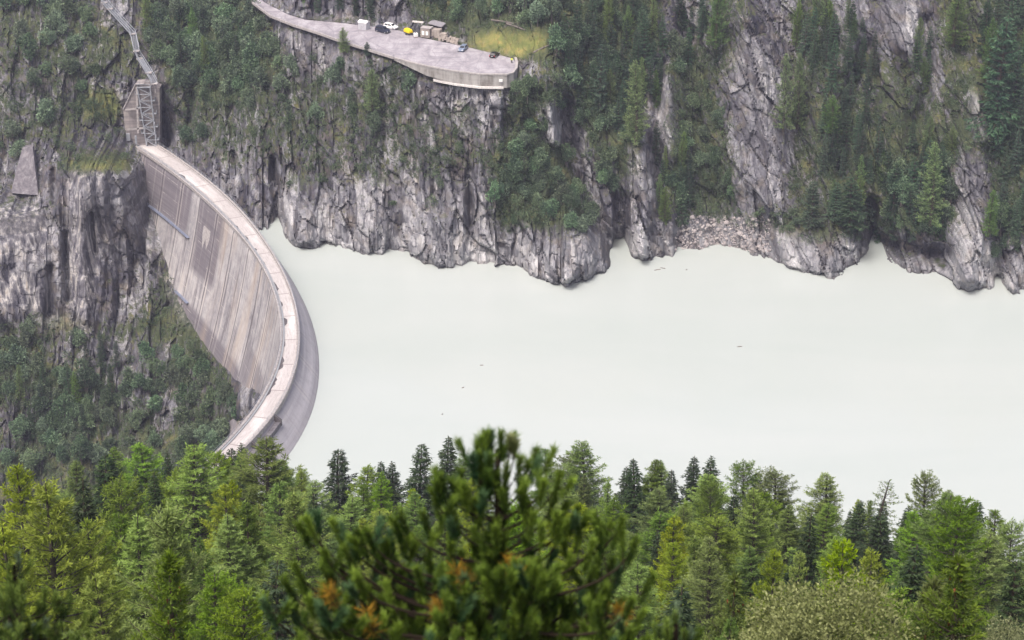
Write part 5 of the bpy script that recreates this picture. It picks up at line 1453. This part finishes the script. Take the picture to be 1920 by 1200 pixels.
    size = g2.uniform(0.4, 1.25, len(P)) ** 1.3 + 0.12
    extra = [(at_y(s[0], s[1], ground_at(s[0], s[1])[1]) + g2.normal(size=3) * s[2] * 0.035 + np.array([0, 0, s[2] * 0.05]), s[2] * 0.16 * 0.32) for s in rest for _ in range(7)]
    if extra:
        P = np.concatenate([P, np.array([e[0] for e in extra])]); size = np.concatenate([size, np.array([e[1] for e in extra])])
    m = 46
    d = unit(g2.normal(size=(len(P), m, 3)) + np.array([0, 0, 0.35]))
    rr = size[:, None, None] * g2.uniform(0.35, 1.0, (len(P), m, 1)) ** 0.6
    C = P[:, None] + d * rr * np.array([1, 1, 0.9]) + np.array([0, -0.1, 0.2])
    Dd = unit(d + g2.normal(size=d.shape) * 0.8)
    tn = np.clip(0.42 + g2.normal(size=(len(P), 1)) * 0.22 + g2.normal(size=(len(P), m)) * 0.18, 0, 1)
    V = diamonds(C.reshape(-1, 3), Dd.reshape(-1, 3), g2.uniform(0.25, 0.5, len(P) * m), g2.uniform(0.14, 0.28, len(P) * m), g2)
    o = obj('undergrowth', leaf_mesh('undergrowth', V, tn.ravel(), M['shrub']))
    o.data.materials[0] = M['scrub']; tag(o, 'low scrub and ground cover clinging to the far cliffs', 'undergrowth', kind='stuff')
build_far_trees()

# ---- rubble at the foot of the far cliff, and driftwood on the lake
def build_rubble():
    g = np.random.default_rng(21)
    base = []
    for i in range(4):
        me = bpy.data.meshes.new('boulder')
        import bmesh
        bm = bmesh.new(); bmesh.ops.create_icosphere(bm, subdivisions=2, radius=1)
        for vtx in bm.verts:
            c = vtx.co
            k = 0.75 + 0.45 * float(perlin(c.x * 1.3 + i * 9, c.y * 1.3 + c.z * 1.1, 5 + i))
            vtx.co = Vector((round(c.x * k * 3.2) / 3.2 * 0.5 + c.x * k * 0.5, c.y * k * 0.85, c.z * k * 0.7))
        bm.to_mesh(me); bm.free(); me.materials.append(M['boulder']); base.append(me)
    spots = sample_poly([(1272, 425), (1300, 405), (1420, 408), (1432, 470), (1385, 470), (1345, 460), (1280, 463)], 46, g, 11)
    spots.sort(key=lambda s: s[1])
    k = 5
    for r in range(k):
        R = sorted(spots[r * len(spots) // k:(r + 1) * len(spots) // k])
        for i, (u, v) in enumerate(R):
            p = ground_at(u, v); s = g.uniform(0.5, 1.25)
            o = obj('boulder', base[g.integers(4)], None, p); o.scale = (s * g.uniform(0.8, 1.4), s, s); o.rotation_euler = tuple(g.uniform(-0.5, 0.5, 2)) + (g.uniform(0, 6.28),)
            tag(o, f"pale boulder in the shore scree, {ordinal(i)} from the wooded dome, {ordinal(r)} row down", 'boulder', 'boulders in the shore scree')
    # fine scree, one mass
    n = 900
    pu = g.uniform(1265, 1445, n); pv = 405 + 68 * g.uniform(0, 1, n) ** 0.8
    V = []
    octa = np.array([(1, 0, 0), (-1, 0, 0), (0, 1, 0), (0, -1, 0), (0, 0, 1), (0, 0, -1)], float)
    tri = np.array([(0, 2, 4), (2, 1, 4), (1, 3, 4), (3, 0, 4), (2, 0, 5), (1, 2, 5), (3, 1, 5), (0, 3, 5)])
    Vs, Fs = [], []
    for i in range(n):
        if pv[i] > shore_v(pu[i]) + 1: continue
        p = ground_at(pu[i], pv[i]); s = g.uniform(0.15, 0.5)
        a = g.uniform(0, 6.28); q = octa * g.uniform(0.6, 1.3, 3) * s
        q = np.stack([q[:, 0] * math.cos(a) - q[:, 1] * math.sin(a), q[:, 0] * math.sin(a) + q[:, 1] * math.cos(a), q[:, 2] + 0.3 * q[:, 0]], 1)
        Fs.append(tri + len(Vs) * 6); Vs.append(q + p)
    o = obj('rubble', new_mesh('rubble', np.concatenate(Vs), np.concatenate(Fs), M['boulder']))
    tag(o, 'broken stones of the scree at the foot of the cliff', 'rubble', kind='stuff')
    for (u, v, L, a, lab) in ((1233, 506, 2.0, 0.3, "forked driftwood log floating near the rocky dome"), (1243, 503, 1.6, -0.4, "shorter driftwood log touching the forked one near the dome"), (1287, 506, 0.8, 0.9, "small lone driftwood piece off the scree"),
                              (1387, 650, 1.3, 0.1, "driftwood log floating alone far out on the open lake"), (903, 685, 0.9, 0.0, "small driftwood stick in the middle of the lake"), (868, 727, 0.7, 0.6, "thin driftwood twig closer to the pine's tip on the lake"), (829, 777, 0.6, 1.2, "tiny driftwood twig just above the spruce tops")):
        p = Vector(at_z(u, v, 0.03)); d = Vector((math.cos(a), math.sin(a), 0)) * L / 2
        mb = MB(); mb.tube([-d, Vector((0, 0.05, 0.03)), d], [0.11, 0.13, 0.07], 6); mb.tube([d * 0.2, d * 0.5 + Vector((0.15, 0.35, 0.12))], [0.06, 0.03], 5)
        tag(mb.build('driftwood', [M['drift_wood']], None, loc=p), lab, 'driftwood', 'driftwood on the lake')
build_rubble()

# ------------------------------------------------------------------ the forest on the near slope
NEAR = {}
def near_variants():
    def add(key, seed, h, rad, kind, mat, bark='bark', dens=1.0, base=0.1, cones=0, ls=1.0, pw=None):
        wood, V, T = conifer(seed, h, rad, kind, dens, base, ls, pw)
        e = dict(h=h, r=rad, trunk=tubes_mesh('trunk', wood, M[bark]), crown=leaf_mesh('crown', V, T, M[mat]))
        if cones:
            g = np.random.default_rng(seed)
            C = V.reshape(-1, 4, 3)[:, 0]; C = C[(C[:, 2] > h * 0.25) & (C[:, 2] < h * 0.96)]
            c = C[g.choice(len(C), cones)]
            tb = [tube([p, p + np.array([0, 0, -0.05]), p + np.array([0, 0, -0.16])], [0.02, 0.035, 0.015], 5) for p in c]
            e['cones'] = tubes_mesh('foliage_cones', tb, M['cone'])
        NEAR.setdefault(key, []).append(e)
    for i, (h, r) in enumerate(((20, 4.4), (22, 4.0), (18, 4.8), (21, 3.6), (19, 4.4))): add('larch', 100 + i, h, r, 'larch', 'larch', 'dry_bark', 1.0, (0.12, 0.2, 0.1, 0.25, 0.15)[i], 0, 1.0, (0.74, 0.88, 0.64, 0.80, 0.70)[i])
    for i, (h, r) in enumerate(((15, 4.2), (16, 3.6), (14, 3.4))): add('bright_larch', 120 + i, h, r, 'larch', 'bright_larch', 'dry_bark', 2.0, 0.06, 0, 0.75)
    for i, (h, r) in enumerate(((20, 3.3), (22, 2.9), (18, 3.5))): add('spruce', 140 + i, h, r, 'spruce', 'spruce', 'bark', 1.0, 0.08)
    for i, (h, r) in enumerate(((9, 2.2), (8, 2.0))): add('young_spruce', 160 + i, h, r, 'young', 'young_spruce', 'bark', 4.0, 0.04, 90, 0.5)
    for i, (h, r) in enumerate(((13, 3.6), (12, 3.2))): add('dense_spruce', 170 + i, h, r, 'young', 'larch', 'bark', 3.2, 0.03, 0, 0.6)
    add('sparse', 180, 20, 3.6, 'sparse', 'larch', 'dry_bark', 0.8, 0.2)
    for i, (r, h) in enumerate(((2.4, 5.6), (2.0, 4.6))):
        w, V, T = broadleaf(190 + i, r, h, 42000, 0.070, 18, 7)
        NEAR.setdefault('willow', []).append(dict(h=h, r=r, trunk=tubes_mesh('trunk', w, M['grey_bark']), crown=leaf_mesh('crown', V, T, M['willow'])))
near_variants()
TREENAME = dict(larch='larch_tree', bright_larch='larch_tree', spruce='spruce_tree', young_spruce='spruce_tree', dense_spruce='larch_tree', sparse='larch_tree', willow='willow_shrub')
NOUN = dict(larch='green larch', bright_larch='bright yellow-green larch', spruce='dark spruce', young_spruce='young brown-coned spruce', dense_spruce='bushy dark larch', sparse='thin half-bare leaning larch', willow='pale olive willow bush')
# u, v of the tip, distance, kind, half width in photo pixels (0: natural)
TREES = [(402, 856, 262, 'larch', 46), (376, 872, 240, 'spruce', 40), (447, 850, 262, 'larch', 40), (530, 862, 255, 'larch', 44), (330, 880, 235, 'larch', 48), (110, 930, 180, 'larch', 60), (250, 960, 140, 'larch', 70), (40, 878, 150, 'bright_larch', 75), (78, 905, 112, 'bright_larch', 95), (137, 868, 240, 'larch', 40), (146, 903, 160, 'spruce', 42), (207, 838, 290, 'larch', 42), (267, 830, 285, 'larch', 48), (187, 855, 250, 'spruce', 44), (312, 850, 270, 'spruce', 20),
         (231, 907, 165, 'larch', 62), (283, 885, 230, 'spruce', 26), (357, 839, 215, 'larch', 92), (417, 846, 270, 'spruce', 40), (437, 838, 285, 'spruce', 26), (456, 835, 280, 'spruce', 30), (497, 827, 215, 'larch', 100), (313, 966, 100, 'dense_spruce', 100),
         (322, 1046, 68, 'young_spruce', 80), (508, 1048, 120, 'spruce', 55), (562, 880, 290, 'larch', 36), (592, 905, 240, 'larch', 50), (627, 846, 275, 'spruce', 44), (686, 873, 270, 'larch', 56), (712, 862, 285, 'spruce', 26), (741, 868, 285, 'spruce', 28),
         (783, 832, 280, 'spruce', 34), (833, 820, 275, 'spruce', 36), (873, 862, 280, 'larch', 40), (1026, 842, 280, 'larch', 32), (1066, 855, 275, 'larch', 46), (1097, 831, 265, 'larch', 62), (1096, 885, 250, 'spruce', 44), (655, 935, 215, 'larch', 60), (712, 955, 200, 'bright_larch', 62),
         (775, 925, 220, 'larch', 60), (598, 965, 190, 'larch', 62), (838, 935, 230, 'larch', 50), (1090, 950, 190, 'bright_larch', 70), (1150, 930, 230, 'larch', 50), (1055, 925, 230, 'larch', 45), (1196, 861, 255, 'spruce', 50), (1172, 872, 265, 'spruce', 34), (1222, 862, 275, 'larch', 40), (1240, 866, 275, 'larch', 36),
         (1262, 884, 270, 'spruce', 24), (1297, 853, 270, 'spruce', 36), (1338, 860, 270, 'spruce', 44), (1328, 886, 245, 'larch', 74), (1239, 917, 225, 'larch', 52), (1400, 872, 262, 'larch', 42), (1427, 886, 270, 'spruce', 22), (1456, 886, 255, 'larch', 52), (1433, 920, 225, 'larch', 44),
         (1382, 932, 228, 'spruce', 40), (1481, 944, 220, 'larch', 42), (1553, 888, 245, 'larch', 62), (1545, 946, 205, 'larch', 74), (1606, 940, 235, 'spruce', 34), (1632, 903, 235, 'sparse', 60), (1702, 946, 225, 'spruce', 36), (1741, 892, 240, 'larch', 40), (1772, 922, 225, 'larch', 40), (1792, 932, 170, 'larch', 115),
         (1826, 938, 225, 'spruce', 34), (1872, 957, 205, 'larch', 42), (1905, 985, 185, 'larch', 46), (1660, 962, 210, 'spruce', 40), (1850, 1000, 170, 'larch', 60), (1905, 1060, 130, 'spruce', 50), (1232, 962, 185, 'larch', 72), (1337, 973, 178, 'larch', 80), (1415, 1026, 165, 'larch', 54), (1455, 1031, 135, 'bright_larch', 56), (1497, 1035, 138, 'bright_larch', 46),
         (1592, 1018, 108, 'bright_larch', 85), (1706, 1020, 135, 'spruce', 44), (1640, 1040, 120, 'bright_larch', 70), (1560, 1082, 58, 'willow', 150), (1892, 1126, 62, 'willow', 85), (1728, 1088, 66, 'young_spruce', 84), (1806, 1070, 62, 'young_spruce', 88), (1266, 1092, 95, 'spruce', 66), (1376, 1096, 80, 'young_spruce', 62), (1330, 1050, 150, 'larch', 60),
         (160, 985, 120, 'bright_larch', 80), (420, 960, 170, 'larch', 70), (560, 1010, 150, 'larch', 70), (10, 985, 105, 'bright_larch', 80), (395, 1080, 95, 'larch', 80), (190, 1080, 85, 'bright_larch', 90), (445, 1110, 90, 'larch', 70), (1680, 1100, 110, 'larch', 70), (1130, 1010, 160, 'larch', 60), (1200, 1060, 130, 'larch', 60)]
def build_near_forest():
    g = np.random.default_rng(17)
    items = []
    for u, v, d, kd, hw in TREES:
        p = at_d(u, v, d); items.append([kd, p, hw * d / FPX if hw else 0, u, v, 0])
    # trees filling the slope between and behind
    su = np.array([t[0] for t in TREES]); sv = np.array([t[1] for t in TREES])
    n = 0
    for _ in range(6000):
        if n >= 160: break
        y = g.uniform(55, 330) ; x = g.uniform(-0.33, 0.34) * y
        h = g.uniform(7, 15) if y > 110 else g.uniform(3, 7)
        p = np.array([x, y, float(near_z(x, y)) + h])
        u, v = map(float, project(p))
        if not (-150 < u < 2140): continue
        near = np.abs(su - u) < 90
        if v < (sv[near].min() if near.any() else 880) + 45 or v > 1230: continue
        if min(np.hypot(it[1][0] - x, it[1][1] - y) for it in items) < (4.6 if y > 110 else 3.4): continue
        kd = str(g.choice(['larch', 'larch', 'larch', 'bright_larch', 'spruce', 'spruce', 'dense_spruce'])) if y > 90 else str(g.choice(['bright_larch', 'dense_spruce', 'larch']))
        items.append([kd, p, 0, u, v, 1]); n += 1
    used = {}
    # labels: rows by where the tip stands, ordinals outwards from the dam
    def row(it):
        if it[5]: return 'filler'
        return 'top' if it[4] < 900 + 0.03 * max(0, it[3] - 1400) + (40 if it[3] > 1700 else 0) else ('middle' if it[4] < 1000 else 'low')
    grp = {}
    for it in items: grp.setdefault((it[0], row(it), it[3] < 545), []).append(it)
    stock = {}
    for (kd, rw, westward), L in grp.items():
        L.sort(key=lambda t: t[3], reverse=westward)
        for i, (kd, p, hw, u, v, fill) in enumerate(L):
            where = {'top': 'reaching above the forest edge', 'middle': 'in the middle of the forest', 'low': 'low in the forest', 'filler': 'half hidden between taller trees'}[rw]
            side = 'gorge' if westward else 'lake'
            lab = f"{NOUN[kd]} {where}, {ordinal(i)} from dam, {side} side"
            e = NEAR[kd][g.integers(len(NEAR[kd]))]
            gz = float(near_z(p[0], p[1])) - 0.3
            hh = p[2] - gz
            if not fill and not (2.5 < hh < 34): print('TREE', kd, u, v, round(hh, 1))
            hh = max(hh, 2.5)
            sz = hh / e['h']
            # crown width: as surveyed, kept within natural limits
            sx = (hw / e['r'] * (1.32 if kd == 'willow' else 1.75)) if hw else sz * g.uniform(1.0, 1.3)
            sx = min(max(sx, 0.75 * sz), 1.8 * sz)
            root = empty(TREENAME[kd], (p[0], p[1], gz), g.uniform(0, 6.28))
            root.scale = (sx, sx, sz)
            if kd == 'sparse': root.rotation_euler = (0, 0.16, 0.4)
            tag(root, lab, 'shrub' if kd == 'willow' else 'tree', 'trees of the near forest')
            key = id(e)
            if key not in stock:
                stock[key] = [obj(nm, e[nm], root) for nm in ('trunk', 'crown') if nm in e] + ([obj('foliage_cones', e['cones'], root)] if 'cones' in e else [])
            else:
                for src in stock[key]:
                    c = src.copy(); COL.objects.link(c); c.parent = root
build_near_forest()

# ------------------------------------------------------------------ stone pines right below the viewpoint
def shoot(base, tip, g, n, spread=0.085, wid=0.0085, cone=(14, 46)):
    """bottle-brush of needles along the last stretch of a twig"""
    base, tip = np.asarray(base, float), np.asarray(tip, float)
    ax = tip - base; Lg = np.linalg.norm(ax); ax = ax / Lg
    s = g.uniform(0, 1, n) ** 0.75
    C = base + (tip - base) * s[:, None] * 0.93
    r = g.normal(size=(n, 3)); r = unit(r - (r @ ax)[:, None] * ax)
    ang = np.radians(g.uniform(*cone, n))
    D = unit(ax * np.cos(ang)[:, None] + r * np.sin(ang)[:, None])
    return C, D, g.uniform(0.75, 1.2, n) * spread * 1.25, np.full(n, wid), s
def stone_pine(name, label, tip, dist, base_xy, tips, orange, fill_poly, nfill, seed, needles=260):
    g = np.random.default_rng(seed)
    px = dist / FPX
    top = at_d(*tip, dist)
    bx, by = base_xy
    bz = float(near_z(bx, by)) - 0.2
    root = empty(name, (bx, by, bz)); tag(root, label, 'tree')
    o = np.array([bx, by, bz])
    H = top[2] - bz
    def trunk_at(z):
        t = np.clip((z - bz) / H, 0, 1)
        return np.array([bx + (top[0] - bx) * t, by + (top[1] - by) * t, bz + H * t])
    wood = [tube([trunk_at(bz + H * t) - o for t in np.linspace(0, 0.97, 8)], np.linspace(0.13, 0.022, 8), 8)]
    sets = {'pine': [], 'pine_blue': [], 'pine_dead': [], 'pine_tip': []}
    def branch(u, v, dy, mat=None, extra=3, long=0.40):
        p = at_d(u, v, dist) ; p = p + np.array([0, dy, -dy * 0.47])
        p = p + 0 * p
        hr = np.hypot(p[0] - top[0], dy)
        zr = p[2] - 0.36 - 0.42 * hr - g.uniform(0, 0.15)
        a = trunk_at(max(zr, bz + 0.3 * H))
        if hr < 0.1: a = trunk_at(p[2] - 0.5)
        out = np.array([p[0] - a[0], p[1] - a[1], 0])
        m1 = a + out * 0.52 + np.array([0, 0, (p[2] - a[2]) * 0.22]); m2 = a + out * 0.92 + np.array([0, 0, (p[2] - a[2]) * 0.52])
        pts = np.array([a, m1, m2, p])
        t = np.linspace(0, 1, 8)[:, None]
        curve = (1 - t) ** 3 * pts[0] + 3 * (1 - t) ** 2 * t * pts[1] + 3 * (1 - t) * t * t * pts[2] + t ** 3 * pts[3]
        wood.append(tube(curve - o, np.linspace(0.010 + 0.011 * min(hr, 1.5), 0.005, 8), 5))
        d = unit(curve[-1] - curve[-2] + np.array([0, 0, 0.05]))
        kind = mat or ('pine_blue' if g.random() < 0.13 else 'pine')
        ln = long * g.uniform(0.8, 1.15)
        if kind == 'pine_dead':
            sets[kind].append(shoot(p - d * ln - o, p - o, g, 70, 0.115, 0.007, (25, 85)))
        else: sets[kind].append(shoot(p - d * ln - o, p - o, g, needles))
        # side shoots below the tip turning upwards
        for k in range(extra):
            q = curve[int(g.integers(3, 8))] - d * 0.16
            az = g.uniform(0, 6.28); sp = g.uniform(0.10, 0.19); up = 0.20 + 0.16 * g.random()
            up = max(0.05, min(up, p[2] - 0.16 - q[2]))
            e = q + np.array([math.cos(az) * sp, math.sin(az) * sp, up])
            wood.append(tube(np.array([q, (q + e) / 2 + np.array([0, 0, -0.02]), e]) - o, [0.006, 0.005, 0.004], 4))
            kk = 'pine_blue' if g.random() < 0.15 else 'pine'
            dd = unit(unit(e - q) + np.array([0, 0, 1.2]))
            sets[kk].append(shoot(e - dd * 0.20 - o, e + dd * 0.12 - o, g, int(needles * 0.8)))
    for u, v in tips: branch(u, v, g.uniform(-0.25, 0.35), None, 2)
    for u, v in orange:
        for k in range(2): branch(u + g.uniform(-16, 16), v + g.uniform(-18, 18), g.uniform(-0.35, 0.15), 'pine_dead', 0, 0.24)
    for u, v in sample_poly(fill_poly, nfill, g, 21): branch(u, v, g.uniform(-0.7, 1.2), None, 3)
    if name == 'stone_pine' and len(tips) > 12:
        branch(958, 822, 0.0, 'pine_tip', 0, 0.22); branch(966, 832, 0.05, 'pine_tip', 0, 0.2)
    obj('trunk', tubes_mesh('trunk', wood, M['pine_bark']), root)
    for kd, nm in (('pine', 'needles'), ('pine_blue', 'bluish_needles'), ('pine_dead', 'withered_needles'), ('pine_tip', 'pale_leader')):
        if not sets[kd]: continue
        C = np.concatenate([s[0] for s in sets[kd]]); D = np.concatenate([s[1] for s in sets[kd]])
        Ls = np.concatenate([s[2] for s in sets[kd]]); Ws = np.concatenate([s[3] for s in sets[kd]])
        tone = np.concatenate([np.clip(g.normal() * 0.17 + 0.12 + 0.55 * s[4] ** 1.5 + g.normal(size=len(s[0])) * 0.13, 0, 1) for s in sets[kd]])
        obj(nm, leaf_mesh(nm, diamonds(C, D, Ls, Ws, g), tone, M[kd]), root)
stone_pine('stone_pine', 'large out-of-focus stone pine with upright brush-like shoots and withered orange needles', (932, 812), 20.0, (-0.1, 17.2),
           [(920, 811), (940, 809), (896, 829), (908, 816), (886, 850), (976, 858), (1006, 842), (1050, 886), (1040, 932), (827, 889), (811, 913), (862, 884), (752, 956), (790, 968), (568, 976), (553, 988), (618, 980), (664, 997), (690, 994), (743, 993), (720, 1016), (1085, 951), (1064, 981), (1168, 970), (1150, 986),
            (1192, 1006), (1114, 1014), (1227, 1080), (489, 1126), (532, 1085), (545, 1062), (1205, 1140), (600, 1040), (640, 1030), (870, 905), (905, 880), (950, 870), (985, 905), (1020, 900), (890, 940), (940, 930), (1000, 960), (850, 960), (930, 985), (1045, 960)],
           [(864, 1071), (962, 1058), (1164, 1128), (693, 1150), (812, 1120), (612, 1113)],
           [(560, 1070), (640, 1070), (760, 1060), (875, 1025), (908, 945), (965, 945), (1000, 1020), (1090, 1060), (1160, 1040), (1195, 1110), (1205, 1200), (1230, 1290), (500, 1290), (520, 1150)], 118, 41)
stone_pine('stone_pine', 'out-of-focus stone pine tips beside the bright larches in the corner', (28, 1040), 26.0, (-7.0, 22.3),
           [(28, 1040), (6, 1065), (48, 1090), (80, 1108), (112, 1108), (98, 1130), (150, 1158), (60, 1150), (20, 1120), (-20, 1080), (120, 1165)], [],
           [(-60, 1100), (60, 1110), (160, 1190), (170, 1290), (-60, 1290)], 26, 43, 130)
stone_pine('stone_pine', 'single blurred stone pine shoots rising beside the large stone pine', (1268, 1152), 21.0, (1.75, 18.2),
           [(1268, 1152), (1250, 1175), (1282, 1180)], [], [(1235, 1190), (1290, 1190), (1310, 1290), (1230, 1290)], 6, 45, 150)

# ------------------------------------------------------------------ the hazy air of the valley
def build_haze():
    mb = MB(); mb.box((0, 480, 65), (1500, 1120, 440))
    mt = bpy.data.materials.new("haze"); mt.use_nodes = True
    t = mt.node_tree; t.nodes.remove(t.nodes["Principled BSDF"])
    vo = t.nodes.new("ShaderNodeVolumePrincipled")
    vo.inputs["Color"].default_value = (0.75, 0.77, 1.0, 1); vo.inputs["Density"].default_value = 0.00015; vo.inputs["Anisotropy"].default_value = 0.2
    t.links.new(vo.outputs[0], t.nodes["Material Output"].inputs["Volume"])
    o = mb.build('haze', [mt]); tag(o, 'thin bluish valley haze in the air', 'haze', kind='stuff')
build_haze()
